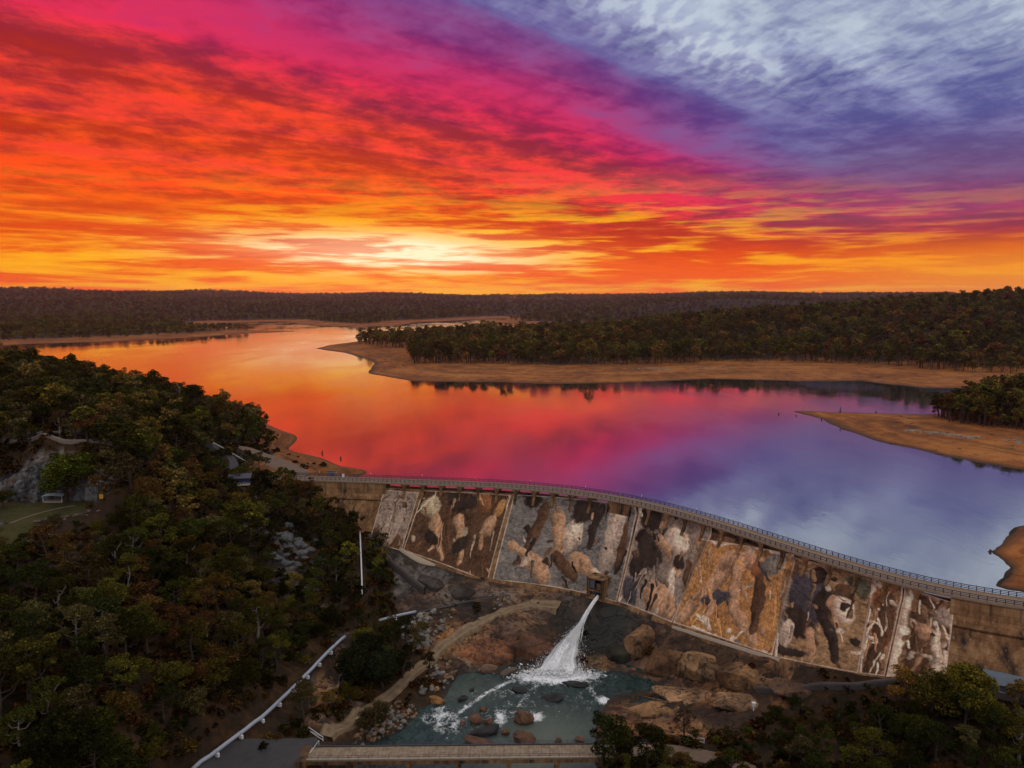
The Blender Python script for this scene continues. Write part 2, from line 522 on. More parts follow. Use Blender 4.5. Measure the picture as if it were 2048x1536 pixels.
# the ridge behind (pixel, depth, ground height) and the shore of the reservoir
for px, Y, z in [(-300, 420, 58), (-100, 420, 51), (0, 410, 47), (100, 405, 42.5), (200, 400, 38), (300, 395, 32), (400, 395, 23), (480, 405, 12.5), (530, 420, 7.0), (550, 440, 3.5),
                 (0, 330, 41), (150, 320, 36), (300, 320, 29), (400, 330, 20), (460, 350, 12), (-200, 330, 48), (0, 520, 36), (200, 500, 24), (350, 490, 12), (450, 480, 4), (-250, 560, 40)]:
    d = ray(px, 768)
    _A.append((d[0] * Y / d[1], Y, z))
for px, py in [(716, 953), (690, 934), (642, 916), (600, 906), (577, 898), (592, 882), (566, 862)]:
    p = at(px, py, 0)
    _A.append(tuple(p))
    _A.append((p[0] + 22, p[1] + 10, -5))
for x, y, z in [(-170, 500, -1), (-240, 575, -1), (-330, 640, -1), (-480, 690, -1), (-700, 720, -1), (-150, 560, -7), (-230, 660, -8), (-400, 760, -9), (-700, 820, -9), (-30, 345, -9), (20, 330, -10), (-60, 400, -9), (60, 300, -12), (110, 250, -12), (140, 215, -8),
                (-60, 335, -6), (40, 380, -14), (60, 345, -14), (90, 330, -14), (110, 300, -14), (40, 340, -14), (80, 280, -14), (0, 450, -12), (160, 330, -12), (-95, 322, 4.3), (-110, 316, 4.4), (-125, 320, 5.5),
                (150, 170, 4), (165, 165, 6), (150, 150, -8), (130, 130, -22), (60, 120, -34), (0, 110, -38), (-80, 100, -26), (-160, 90, -8), (-300, 120, 18), (-300, 220, 34), (300, 160, 14), (260, 60, 5), (0, 20, -38), (-200, -100, 10), (200, -100, 5)]:
    _A.append((x, y, z))
_A = np.array(_A)
_fA = rbf(_A[:, :2] / 100, _A[:, 2], 0.0006)

# lands round the reservoir, at the water's edge
def pxs(L):
    return np.array([at(a, b, 0)[:2] for a, b in L])
LANDS = [
    pxs([(630, 697), (690, 706), (740, 720), (748, 728), (736, 746), (780, 755), (830, 763), (900, 764), (1000, 765), (1100, 768), (1200, 767), (1330, 763), (1420, 758), (1500, 760), (1600, 763), (1720, 762), (1760, 767), (1850, 776), (1950, 778), (2048, 776), (2300, 790),
         (2900, 720), (2900, 640), (2048, 640), (1500, 641), (1200, 655), (1000, 664), (860, 671), (720, 682), (660, 690)]),
    pxs([(1578, 821), (1640, 823), (1750, 827), (1870, 829), (1960, 812), (2048, 808), (2400, 805), (2900, 800), (2900, 1060), (2400, 1015), (2048, 941), (1960, 926), (1860, 906), (1760, 884), (1690, 860), (1640, 838)]),
    pxs([(1987, 1104), (2003, 1085), (2048, 1050), (2200, 980), (2700, 1000), (2700, 1320), (2048, 1183), (2000, 1172), (2022, 1152), (2026, 1135), (2006, 1118)]),
    pxs([(-900, 720), (0, 692), (60, 688), (130, 686), (200, 684), (330, 678), (410, 674), (470, 668.5), (540, 665), (605, 662), (540, 660.5), (470, 657.5), (434, 655), (428, 650), (440, 646), (500, 645), (560, 643), (590, 647), (650, 652), (720, 654),
         (800, 651), (830, 645), (900, 642), (960, 638), (1010, 636), (1010, 640), (960, 644), (1060, 648), (1130, 650), (1200, 648), (1500, 640), (2300, 636), (3600, 640), (3600, 606.5), (-1600, 606.5)]),
]
_H = []
for px, r, z in [(700, 1150, 3), (830, 1000, 8), (830, 1300, 5), (1000, 1000, 12), (1000, 1400, 8), (1200, 900, 11), (1200, 1300, 22), (1200, 1700, 8), (1500, 900, 13), (1500, 1300, 44), (1500, 1800, 42), (1500, 2400, 10),
                 (1800, 900, 13), (1800, 1200, 48), (1800, 1600, 70), (1800, 2200, 50), (2048, 900, 16), (2048, 1300, 70), (2048, 1800, 84), (2300, 900, 22), (2300, 1300, 80), (2300, 600, 12), (1950, 560, 5), (2048, 600, 8), (2600, 500, 14), (2300, 400, 10),
                 (1100, 3100, 5), (1000, 3100, 4), (1300, 3400, 62), (1450, 3300, 76), (1600, 3300, 72), (1900, 3300, 80), (1150, 3600, 30), (800, 3600, 22), (500, 3600, 30), (200, 3600, 30), (-300, 3600, 40),
                 (0, 6500, 150), (100, 6500, 148), (200, 6500, 128), (300, 6500, 120), (450, 6500, 138), (620, 6500, 100), (700, 6500, 112), (760, 6500, 126), (850, 6500, 116), (920, 6500, 98), (1000, 6500, 100), (1100, 6500, 110), (1250, 6500, 100), (1450, 6500, 136), (1600, 6500, 118), (1800, 6500, 116), (2100, 6500, 112), (-600, 6500, 150), (2700, 6500, 120),
                 (0, 4800, 75), (300, 4800, 78), (600, 4800, 66), (900, 4800, 60), (1200, 4800, 70), (1600, 4800, 70), (2100, 4800, 80), (200, 2300, 9), (0, 2100, 10), (400, 2300, 6), (-300, 2000, 14), (560, 3200, 4), (700, 3000, 4),
                 (0, 12000, 60), (1000, 12000, 60), (2000, 12000, 60), (-900, 12000, 60), (2900, 12000, 60)]:
    d = ray(px, 768)
    _H.append((math.degrees(math.atan2(d[0], d[1])), 25 * math.log(r), z))
_H = np.array(_H)
_fH = rbf(_H[:, :2] / 30, _H[:, 2], 0.002)

def poly_in_dist(X, Y, poly):
    ins = np.zeros(X.shape, bool)
    dist = np.full(X.shape, 1e18)
    n = len(poly)
    for i in range(n):
        (x0, y0), (x1, y1) = poly[i], poly[(i + 1) % n]
        cond = ((y0 > Y) != (y1 > Y))
        xs = (x1 - x0) * (Y - y0) / (y1 - y0 + 1e-12) + x0
        ins ^= cond & (X < xs)
        ex, ey = x1 - x0, y1 - y0
        t = np.clip(((X - x0) * ex + (Y - y0) * ey) / (ex * ex + ey * ey + 1e-12), 0, 1)
        dist = np.minimum(dist, (X - x0 - t * ex) ** 2 + (Y - y0 - t * ey) ** 2)
    return ins, np.sqrt(dist)

QUARRY = np.array([at(a, b, 14)[:2] for a, b in [(-260, 1010), (0, 1003), (60, 1003), (130, 998), (200, 1000), (228, 1012), (222, 1024), (150, 1030), (60, 1046), (-260, 1075)]])
QUARRY_TOP = [(-260, 905), (0, 893), (100, 892), (180, 896), (236, 908)]

def heights(X, Y, zones=False):
    X, Y = np.asarray(X, float), np.asarray(Y, float)
    sd, s = dam_sd(X, Y)
    R = np.hypot(X, Y)
    AZ = np.degrees(np.arctan2(X, Y))
    hA = _fA(X / 100, Y / 100)
    # the quarry's level lawn, cut into the slope
    qi, qd = poly_in_dist(X, Y, QUARRY)
    qs = np.where(qi, qd, -qd)
    lawn = 14.0 + 0.01 * (Y - 240)
    wq = np.where(hA > lawn, sstep(qs, -2.2, 0.2), sstep(qs, -14, 2))
    hA = hA * (1 - wq) + np.where(qi | (hA > lawn), lawn, np.minimum(hA, lawn)) * wq
    up = (sd < -1.0)
    fade = sstep(R, 620, 900)
    hA_up = hA * (1 - fade) - 30 * fade
    # beyond the reach of the near controls the land goes on as gentle hills
    behind = sstep(R, 420, 900) * (~up)
    hA = hA * (1 - behind) + behind * (25 + 20 * fbm(X / 900, Y / 900, 3, 5))
    # reservoir lands
    hB = np.full(X.shape, -60.0)
    bank = np.full(X.shape, 0.0)
    wob = 1 + 0.5 * fbm(X / 60, Y / 60, 3, 2)
    hill = np.maximum(_fH(AZ / 30, 25 * np.log(np.maximum(R, 50)) / 30), 0)
    hill = hill + np.minimum(R / 250, 14) * 2.2 * fbm(X / 500, Y / 500, 4, 8) * sstep(R, 700, 2500)
    for k, poly in enumerate(LANDS):
        ins, dist = poly_in_dist(X, Y, poly)
        amp = (2.2 + 0.0022 * R)
        sg = np.where(ins, dist, -dist) + amp * fbm(X / (6 + R / 90), Y / (6 + R / 90), 4, 3) * 2
        slope = (0.075, 0.085, 0.22, 0.05)[k]
        top = (9.0, 7.0, 14.0, 9.0)[k]
        hb = np.where(sg > 0, top * (1 - np.exp(-sg * slope / top)) + np.maximum(hill - top, 0) * sstep(sg, 60, 420), np.maximum(sg * 0.12, -12))
        hB = np.maximum(hB, hb)
        bank = np.maximum(bank, np.where(ins, np.exp(-np.maximum(sg, 0) / (120 if k == 0 else 90)), 0))
    hB = np.maximum(hB, -12)
    near_dam_right = (s > LEN - 40) & up
    h = np.where(up, np.maximum(hA_up, hB), hA)
    if not zones:
        return h
    return h, dict(sd=sd, s=s, R=R, AZ=AZ, up=up, quarry=qs, fromA=np.where(up, hA_up >= hB, True), bank=bank)
# ------------------------------------------------------------------ materials
def mat_new(name):
    m = bpy.data.materials.new(name)
    m.use_nodes = True
    m.node_tree.nodes.clear()
    n = N(m.node_tree)
    n.out = n.new('ShaderNodeOutputMaterial')
    return m, n
def principled(n, color, rough=0.8, bump=None, bstr=0.4, bdist=0.2, spec=0.3, **kw):
    b = n.new('ShaderNodeBsdfPrincipled')
    n.put(b.inputs['Base Color'], color)
    n.put(b.inputs['Roughness'], rough)
    n.put(b.inputs['Specular IOR Level'], spec)
    for k, v in kw.items():
        n.put(b.inputs[k], v)
    if bump is not None:
        bp = n.new('ShaderNodeBump')
        bp.inputs['Strength'].default_value = bstr
        bp.inputs['Distance'].default_value = bdist
        n.put(bp.inputs['Height'], bump)
        n.t.links.new(bp.outputs[0], b.inputs['Normal'])
    n.t.links.new(b.outputs[0], n.out.inputs[0])
    return b
def simple(name, col, rough=0.7, var=0.25, scale=3.0, spec=0.3, metallic=0.0):
    m, n = mat_new(name)
    pos = n.new('ShaderNodeTexCoord').outputs['Object']
    k = n.noise(pos, scale, 4, 0.6)
    c_ = n.mix(k, tuple(x * (1 - var) for x in col[:3]) + (1,), tuple(min(1, x * (1 + var)) for x in col[:3]) + (1,))
    principled(n, c_, rough, k, 0.25, 0.05, spec, Metallic=metallic)
    return m

# the ground: leaf litter, rock, lawn, sandy banks
ground_mat, n = mat_new('ground')
pos = n.new('ShaderNodeNewGeometry').outputs['Position']
zn = n.new('ShaderNodeVertexColor', layer_name='zone')
zr, zg, zb = n.new('ShaderNodeSeparateColor'), None, None
n.t.links.new(zn.outputs[0], zr.inputs[0])
z_rock, z_lawn, z_sand = zr.outputs[0], zr.outputs[1], zr.outputs[2]
zn2 = n.new('ShaderNodeVertexColor', layer_name='zone_detail')
zr2 = n.new('ShaderNodeSeparateColor')
n.t.links.new(zn2.outputs[0], zr2.inputs[0])
z_ochre, z_wet, z_far = zr2.outputs[0], zr2.outputs[1], zr2.outputs[2]
nA = n.noise(pos, 0.09, 6, 0.62)
nB = n.noise(pos, 0.6, 6, 0.65)
nC = n.noise(pos, 3.0, 4, 0.6)
nL = n.noise(pos, 0.012, 5, 0.6)
mxn = n.add(n.mul(nA, 0.5), n.mul(nB, 0.5))
litter = n.ramp(mxn, [(0.32, (0.006, 0.005, 0.003)), (0.47, (0.020, 0.012, 0.005)), (0.57, (0.048, 0.023, 0.008)), (0.70, (0.085, 0.044, 0.016))])
bed = n.vm('MULTIPLY', n.vm('ADD', pos, n.vm('SCALE', n.noise(pos, 0.06, 3, 0.5, 0, True), 14.0)), (0.7, 1.0, 2.2))
ck1 = n.smooth(n.m('ABSOLUTE', n.sub(n.noise(bed, 0.10, 3, 0.5), 0.5)), 0.0, 0.016)
ck2 = n.smooth(n.m('ABSOLUTE', n.sub(n.noise(bed, 0.32, 3, 0.55), 0.47)), 0.0, 0.02)
crk = n.mul(ck1, n.add(0.45, n.mul(ck2, 0.55)))
mxr = n.add(n.mul(nA, 0.72), n.mul(nB, 0.28))
rgrey = n.ramp(mxr, [(0.34, (0.024, 0.022, 0.024)), (0.46, (0.055, 0.050, 0.050)), (0.56, (0.135, 0.118, 0.105)), (0.70, (0.25, 0.21, 0.17))])
rochre = n.ramp(mxr, [(0.36, (0.032, 0.013, 0.006)), (0.46, (0.15, 0.062, 0.022)), (0.55, (0.29, 0.135, 0.050)), (0.66, (0.42, 0.24, 0.11))])
rock = n.mix(z_ochre, rgrey, rochre)
strk = n.noise(n.vm('MULTIPLY', pos, (1.0, 1.0, 0.10)), 0.55, 5, 0.6)
rock = n.mix(n.smooth(strk, 0.52, 0.66), rock, (0.022, 0.018, 0.016, 1))
rock = n.mix(n.mul(n.smooth(n.noise(bed, 0.045, 4, 0.6), 0.45, 0.57), 0.85), rock, (0.024, 0.018, 0.015, 1))
rock = n.mix(n.mul(n.sub(1.0, crk), 0.7), rock, (0.012, 0.010, 0.008, 1))
rock = n.mix(n.mul(z_wet, 0.88), rock, (0.012, 0.016, 0.015, 1))
lawn = n.ramp(mxn, [(0.3, (0.016, 0.018, 0.005)), (0.5, (0.042, 0.042, 0.009)), (0.7, (0.075, 0.060, 0.018))])
sand = n.ramp(n.add(n.mul(nL, 0.55), n.mul(nA, 0.45)), [(0.36, (0.080, 0.024, 0.004)), (0.46, (0.19, 0.062, 0.010)), (0.55, (0.31, 0.110, 0.020)), (0.68, (0.40, 0.18, 0.045))])
zpos = n.sep(pos)[2]
strand = n.noise(n.xyz(n.mul(n.sep(pos)[0], 0.004), n.mul(n.sep(pos)[1], 0.004), n.add(n.mul(zpos, 1.6), n.mul(nA, 0.8))), 1.0, 4, 0.65)
sand = n.mix(n.mul(n.smooth(strand, 0.50, 0.64), 0.55), sand, (0.085, 0.036, 0.013, 1))
sand = n.mix(n.mul(n.smooth(strand, 0.46, 0.34), 0.45), sand, (0.38, 0.16, 0.04, 1))
sand = n.mix(n.smooth(n.noise(pos, 0.22, 5, 0.7), 0.57, 0.70), sand, (0.060, 0.034, 0.016, 1))
sand = n.mix(n.smooth(zpos, 0.9, 0.05), sand, (0.070, 0.034, 0.016, 1))
forest = n.ramp(n.noise(pos, 0.03, 6, 0.65), [(0.35, (0.010, 0.010, 0.006)), (0.65, (0.028, 0.022, 0.010))])
col = n.mix(z_sand, litter, sand)
col = n.mix(z_far, col, forest)
col = n.mix(z_lawn, col, lawn)
col = n.mix(z_rock, col, rock)
soft = n.sub(1.0, n.mul(z_rock, 0.65))
hgt = n.add(n.mul(n.add(n.mul(nB, 1.0), n.mul(nC, 0.35)), soft), n.mul(crk, n.mul(z_rock, 1.0)))
principled(n, col, n.add(0.92, n.mul(z_wet, -0.45)), hgt, 0.7, 0.45, 0.25)

# ------------------------------------------------------------------ the ground sheet (a fan that reaches the horizon)
_az = np.concatenate([np.arange(-180, -46, 5.0), np.arange(-46, -40, 0.6), np.arange(-40, 40.01, 0.125), np.arange(40.6, 46.1, 0.6), np.arange(51, 181, 5.0)])
_rr = np.concatenate([[2, 15, 30, 50, 70, 90, 110, 125], np.exp(np.arange(math.log(135), math.log(340), 0.0058)), np.exp(np.arange(math.log(340), math.log(9000), 0.0105)), [9100]])
AZG, RG = np.meshgrid(np.radians(_az), _rr)
GX, GY = RG * np.sin(AZG), RG * np.cos(AZG)
GZ, ZN = heights(GX, GY, True)
UP = ZN['up']
# rocky gorge below the dam
ROCKS = [([(740, 1085), (860, 1120), (1000, 1165), (1200, 1195), (1330, 1245), (1550, 1315), (1800, 1355), (1900, 1362), (1850, 1395), (1700, 1405), (1560, 1425), (1480, 1450), (1350, 1470), (1260, 1440), (1220, 1420), (1000, 1560), (780, 1470), (830, 1420), (900, 1360), (860, 1300), (800, 1260), (790, 1210), (760, 1150)], -32),
         ([(495, 1040), (540, 1042), (590, 1075), (640, 1105), (650, 1130), (600, 1130), (560, 1110), (520, 1075)], -6),
         ([(540, 1110), (600, 1120), (620, 1145), (560, 1160), (520, 1140)], -11),
         ([(640, 1290), (700, 1270), (760, 1300), (720, 1420), (680, 1440), (600, 1450), (620, 1380), (660, 1330)], -31)]
z_rk = np.zeros(GX.shape)
for poly, z in ROCKS:
    ins, dist = poly_in_dist(GX, GY, np.array([at(a, b, z)[:2] for a, b in poly]))
    z_rk = np.maximum(z_rk, sstep(np.where(ins, dist, -dist) + 5.5 * fbm(GX / 7, GY / 7, 4, 12), -1.5, 1.5))
z_rk = np.where(UP, 0, z_rk)
qs = ZN['quarry']
cliff = (qs < 0.4) & (qs > -4.5) & (GZ > 15.2) & ~UP
z_rk = np.maximum(z_rk, cliff * 1.0)
nearA = (~UP) & (ZN['R'] < 420)
ch, cb = worley(GX / 15 + 1.1 * fbm(GX / 11, GY / 11, 4, 4), GY / 9 + 1.1 * fbm(GX / 11, GY / 11, 4, 6), 3)
clr = sstep(ZN['sd'] - face_off(GZ), 1.0, 10.0)
ch2, cb2 = worley(GX / 3.2, GY / 2.4, 9)
GZ = GZ + clr * z_rk * nearA * (qs < -6) * (3.4 * (ch - 0.5) * sstep(cb, 0, 0.35) - 0.5 * (1 - sstep(cb, 0, 0.06)) + 0.3 * (ch2 - 0.5) * sstep(cb2, 0, 0.3) * sstep(fbm(GX / 20, GY / 20, 2, 14), 0.0, 0.1) + 2.6 * fbm(GX / 16, GY / 16, 5, 13))
GZ = GZ + clr * (1 - z_rk) * nearA * (qs < -3) * 1.6 * fbm(GX / 11, GY / 11, 4, 15)
GZ = GZ + UP * (GZ > 0.3) * np.minimum(GZ / 6, 1) * (ZN['R'] < 3000) * 0.9 * fbm(GX / 14, GY / 14, 4, 17)
# keep the river bed open
RIVER_PX = [(560, 1700), (650, 1545), (720, 1500), (775, 1470), (815, 1445), (835, 1418), (880, 1398), (905, 1372), (912, 1350), (960, 1346), (1020, 1352), (1110, 1345), (1190, 1340), (1250, 1348), (1300, 1362), (1312, 1376), (1240, 1388), (1212, 1400), (1205, 1425), (1195, 1460), (1190, 1500), (1200, 1560), (1240, 1700)]
RIVER = np.array([at(a, b, RIVER_Z)[:2] for a, b in RIVER_PX])
ri, rd = poly_in_dist(GX, GY, RIVER)
rs = np.where(ri, rd, -rd) + 2.2 * fbm(GX / 5, GY / 5, 3, 22)
GZ = np.where((rs > 0) & ~UP, np.minimum(GZ, RIVER_Z - 0.15 - np.minimum(rs * 0.35, 2.0)), np.where((rs > -5) & ~UP, np.maximum(GZ, RIVER_Z + 0.1 - rs * 0.12), GZ))

# bilinear look-up of the finished ground
_lr = np.log(_rr)
def hz(x, y):
    x, y = np.asarray(x, float), np.asarray(y, float)
    a = np.degrees(np.arctan2(x, y)); r = np.log(np.maximum(np.hypot(x, y), 2.0))
    fi = np.interp(r, _lr, np.arange(len(_lr))); fj = np.interp(a, _az, np.arange(len(_az)))
    i = np.minimum(fi.astype(int), len(_lr) - 2); j = np.minimum(fj.astype(int), len(_az) - 2)
    u_, v_ = fi - i, fj - j
    return GZ[i, j] * (1 - u_) * (1 - v_) + GZ[i + 1, j] * u_ * (1 - v_) + GZ[i, j + 1] * (1 - u_) * v_ + GZ[i + 1, j + 1] * u_ * v_
def ground_at(px, py):
    """where the ray through a pixel meets the ground (None when it misses)"""
    d = ray(px, py)
    t = np.exp(np.linspace(math.log(90), math.log(9000), 2600))
    P_ = d[None] * t[:, None]
    under = (P_[:, 2] + CAMZ) < hz(P_[:, 0], P_[:, 1])
    k = np.argmax(under)
    if not under[k]:
        return None
    lo, hi = t[max(k - 1, 0)], t[k]
    for _ in range(20):
        m_ = (lo + hi) / 2
        p = d * m_
        if p[2] + CAMZ < hz(p[0], p[1]):
            hi = m_
        else:
            lo = m_
    p = d * hi
    return np.array([p[0], p[1], float(hz(p[0], p[1]))])

ground = grid_obj('ground', np.stack([GX, GY, GZ], -1), ground_mat)
tag(ground, kind='structure')
z_sand_ = UP * (ZN['bank'] > 0) * sstep(ZN['bank'] + 0.25 * fbm(GX / 40, GY / 40, 3, 31), 0.12, 0.3) * (ZN['R'] < 5000)
ls = UP & ZN['fromA']
z_sand_ = np.where(ls & (GZ < 7.0) & (GX > -190), 0.85 + 0.3 * fbm(GX / 12, GY / 12, 3, 33), z_sand_)
z_lawn_ = sstep(qs + 1.5 * fbm(GX / 5, GY / 5, 3, 35), 0.0, 1.5) * ~UP
gp, gd = poly_in_dist(GX, GY, np.array([at(a, b, 11)[:2] for a, b in [(-200, 1055), (60, 1040), (80, 1060), (40, 1130), (-200, 1150)]]))
z_lawn_ = np.maximum(z_lawn_, gp * 1.0)
z_far_ = UP * (1 - z_sand_) * (GZ > 4)
mtop = sstep(GZ, -36, -28)
z_och = np.clip(0.55 + 1.6 * fbm(GX / 22, GY / 22, 3, 41) + 0.35 * sstep(GX, -10, 40) - 0.9 * ((GX < -20) & (GZ > -29)) - 0.8 * (GX < -60), 0, 1)
tng = at(1200, 1270, -37)
z_wt = np.clip(np.exp(-(((GX - tng[0]) / 17) ** 2 + ((GY - tng[1]) / 16) ** 2)) * 1.3 + 0.5 * sstep(-rs, 3.5, 0.2) * (rs < 0.5) * nearA, 0, 1)
color_attr(ground.data, 'zone', np.stack([z_rk, z_lawn_, np.clip(z_sand_, 0, 1)], -1))
color_attr(ground.data, 'zone_detail', np.stack([z_och, z_wt, z_far_], -1))

# ------------------------------------------------------------------ reservoir and river
water_mat, n = mat_new('reservoir_water')
pos = n.new('ShaderNodeNewGeometry').outputs['Position']
rip1 = n.noise(n.vm('MULTIPLY', pos, (1, 0.35, 1)), 0.10, 4, 0.55)
rip2_ = n.noise(n.vm('MULTIPLY', pos, (1, 0.5, 1)), 0.9, 3, 0.55)
bp = n.new('ShaderNodeBump')
bp.inputs['Strength'].default_value = 0.075
bp.inputs['Distance'].default_value = 0.6
n.put(bp.inputs['Height'], n.add(n.mul(rip1, 1.2), n.mul(rip2_, 0.25)))
gl = n.new('ShaderNodeBsdfGlossy')
wind = n.noise(n.vm('MULTIPLY', pos, (1, 0.4, 1)), 0.011, 4, 0.6)
n.put(gl.inputs['Roughness'], n.smooth(wind, 0.42, 0.60, 0.045, 0.12))
gl.inputs['Color'].default_value = (0.93, 0.93, 0.93, 1)
n.t.links.new(bp.outputs[0], gl.inputs['Normal'])
df = n.new('ShaderNodeBsdfDiffuse')
df.inputs['Color'].default_value = (0.040, 0.045, 0.050, 1)
lw = n.new('ShaderNodeFresnel')
lw.inputs['IOR'].default_value = 1.9
ms = n.new('ShaderNodeMixShader')
n.put(ms.inputs[0], n.m('POWER', lw.outputs[0], 0.32))
n.t.links.new(df.outputs[0], ms.inputs[1])
n.t.links.new(gl.outputs[0], ms.inputs[2])
n.t.links.new(ms.outputs[0], n.out.inputs[0])
up_line = dam_pt(np.linspace(0, LEN, 60), np.full(60, -3.0), np.zeros(60))
wv_, wf_ = [], []
for i in range(60):
    wv_.append(up_line[i])
for i in range(60):
    p = up_line[i]
    a_ = math.radians(-62 + 124 * i / 59)
    wv_.append((8800 * math.sin(a_), 8800 * math.cos(a_), 0))
for i in range(59):
    wf_.append((i, i + 1, 61 + i, 60 + i))
reservoir = mesh_obj('reservoir_water', wv_, wf_, water_mat)
tag(reservoir, kind='structure')

river_mat, n = mat_new('river_water')
pos = n.new('ShaderNodeNewGeometry').outputs['Position']
fa = n.new('ShaderNodeVertexColor', layer_name='foam')
fz = n.new('ShaderNodeSeparateColor')
n.t.links.new(fa.outputs[0], fz.inputs[0])
wn = n.vm('ADD', n.vm('MULTIPLY', pos, (1, 0.6, 1)), n.vm('SCALE', n.noise(pos, 0.25, 3, 0.5, 0, True), 5.0))
fn1 = n.noise(wn, 0.55, 6, 0.68, 0.4)
fn2 = n.noise(wn, 2.2, 4, 0.6)
foam = n.smooth(n.add(n.add(n.mul(fn1, 0.65), n.mul(fn2, 0.35)), n.mul(fz.outputs[0], 0.42)), 0.63, 0.86)
base = n.mix(n.smooth(fn1, 0.3, 0.7), (0.004, 0.014, 0.018, 1), (0.030, 0.060, 0.055, 1))
base = n.mix(fz.outputs[1], base, (0.11, 0.13, 0.105, 1))
colr = n.mix(foam, base, (0.82, 0.87, 0.93, 1))
principled(n, colr, n.add(0.16, n.mul(foam, 0.6)), n.add(fn1, n.mul(foam, 0.5)), 0.5, 0.5, 0.5, IOR=1.33)
# ------------------------------------------------------------------ the dam
conc_mat, n = mat_new('weathered_concrete')
pos = n.new('ShaderNodeNewGeometry').outputs['Position']
px_, py_, pz_ = n.sep(pos)
st = n.noise(n.vm('MULTIPLY', pos, (1, 1, 0.07)), 0.8, 6, 0.65)
st2 = n.noise(n.vm('MULTIPLY', pos, (1, 1, 0.05)), 0.22, 4, 0.6)
bl = n.noise(pos, 0.12, 5, 0.6)
lift = n.m('FRACT', n.div(pz_, 1.5))
lf = n.mul(n.smooth(lift, 0.0, 0.06), n.smooth(lift, 1.0, 0.94))
cc = n.ramp(n.add(n.mul(bl, 0.5), n.mul(st, 0.5)), [(0.32, (0.050, 0.025, 0.012)), (0.46, (0.18, 0.092, 0.040)), (0.58, (0.32, 0.18, 0.085)), (0.72, (0.44, 0.30, 0.18))])
cc = n.mix(n.smooth(st2, 0.50, 0.68), cc, (0.030, 0.022, 0.016, 1))
pale = n.smooth(n.noise(n.vm('MULTIPLY', pos, (1, 1, 0.05)), 1.7, 4, 0.6), 0.60, 0.72)
cc = n.mix(n.mul(pale, 0.45), cc, (0.42, 0.38, 0.34, 1))
cc = n.mix(n.mul(n.sub(1.0, lf), 0.45), cc, (0.03, 0.024, 0.02, 1))
principled(n, cc, 0.9, n.add(n.mul(lf, 0.6), n.mul(st, 0.5)), 0.5, 0.12, 0.2)

deck_mat = simple('deck_concrete', (0.24, 0.175, 0.12), 0.85, 0.3, 0.8)
rail_mat = simple('railing_steel', (0.045, 0.048, 0.085), 0.5, 0.2, 2.0, 0.4)
pale_conc = simple('pale_concrete', (0.38, 0.31, 0.24), 0.85, 0.25, 1.2)
white_paint = simple('white_paint', (0.72, 0.74, 0.78), 0.5, 0.12, 1.5)
dark_steel = simple('dark_steel', (0.05, 0.05, 0.055), 0.5, 0.2, 2.0)

def s_of(px, py=None):
    """chainage where the deck edge passes under image column px"""
    xs = np.array([1024 + FPX * p[0] / (p[1] * math.cos(PITCH) - (4.6 - CAMZ) * math.sin(PITCH)) for p in DL])
    return float(np.interp(px, xs, DS))
S_L, S_M0, S_M1, S_R = s_of(772), s_of(1217), s_of(1262), s_of(1902)
SOLID = [(0.0, S_L), (S_M0, S_M1), (S_R, LEN)]

dam = empty('dam', tuple(dam_pt(np.array([LEN / 2]), np.array([-3.0]), np.array([-30.0]))[0]))
tag(dam, 'curved concrete dam wall with painted downstream face and railed road along its crest', 'dam')
DI = Matrix.Translation(-Vector(dam.location))
def into(o, root):
    """keep a part built in world coordinates in place under its root"""
    o.parent = root
    o.matrix_parent_inverse = root.matrix_basis.inverted()
    return o

# wall body: crest sill, rounded lip, sloping face down into the rock, upstream face
ss = np.arange(0, LEN, 1.0)
prof = [(-6.2, -30.0), (-6.2, 1.2), (-5.6, 1.9), (-4.0, 2.0), (-2.0, 2.0), (-0.3, 2.0)] + [(float(face_off(z)), z) for z in np.concatenate([np.arange(1.6, -1.1, -0.4), np.arange(-2, -46, -2.0)])]
Vw = np.stack([dam_pt(ss, np.full(len(ss), o), np.full(len(ss), z)) for o, z in prof], 1)
wall = into(grid_obj('wall', Vw, conc_mat), dam)
# solid upper blocks where the road does not bridge the spillway
for a, b in SOLID:
    sb = np.linspace(a, b, max(4, int((b - a) / 1.0)))
    pr = [(-6.1, 1.0), (-6.1, 4.2), (0.12, 4.2), (0.12, 1.4), (float(face_off(-0.4)) + 0.12, -0.6), (float(face_off(-3)) + 0.06, -3.0), (float(face_off(-3)) - 1.0, -3.2)]
    Vb = np.stack([dam_pt(sb, np.full(len(sb), o), np.full(len(sb), z)) for o, z in pr], 1)
    blk = grid_obj('crest_block', Vb, conc_mat, smooth=False)
    bm = bmesh.new(); bm.from_mesh(blk.data)
    bmesh.ops.holes_fill(bm, edges=[e for e in bm.edges if e.is_boundary], sides=40)
    bmesh.ops.recalc_face_normals(bm, faces=bm.faces)
    bm.to_mesh(blk.data); bm.free()
    into(blk, dam)
# road deck
sd_ = np.arange(-14, LEN, 1.0)
pr = [(0.35, 4.2), (0.35, 5.05), (0.05, 5.05), (0.05, 4.85), (-6.4, 4.85), (-6.4, 5.05), (-6.7, 5.05), (-6.7, 4.2), (0.35, 4.2)]
Vd = np.stack([dam_pt(sd_, np.full(len(sd_), o), np.full(len(sd_), z)) for o, z in pr], 1)
into(grid_obj('road_deck', Vd, deck_mat, smooth=False), dam)
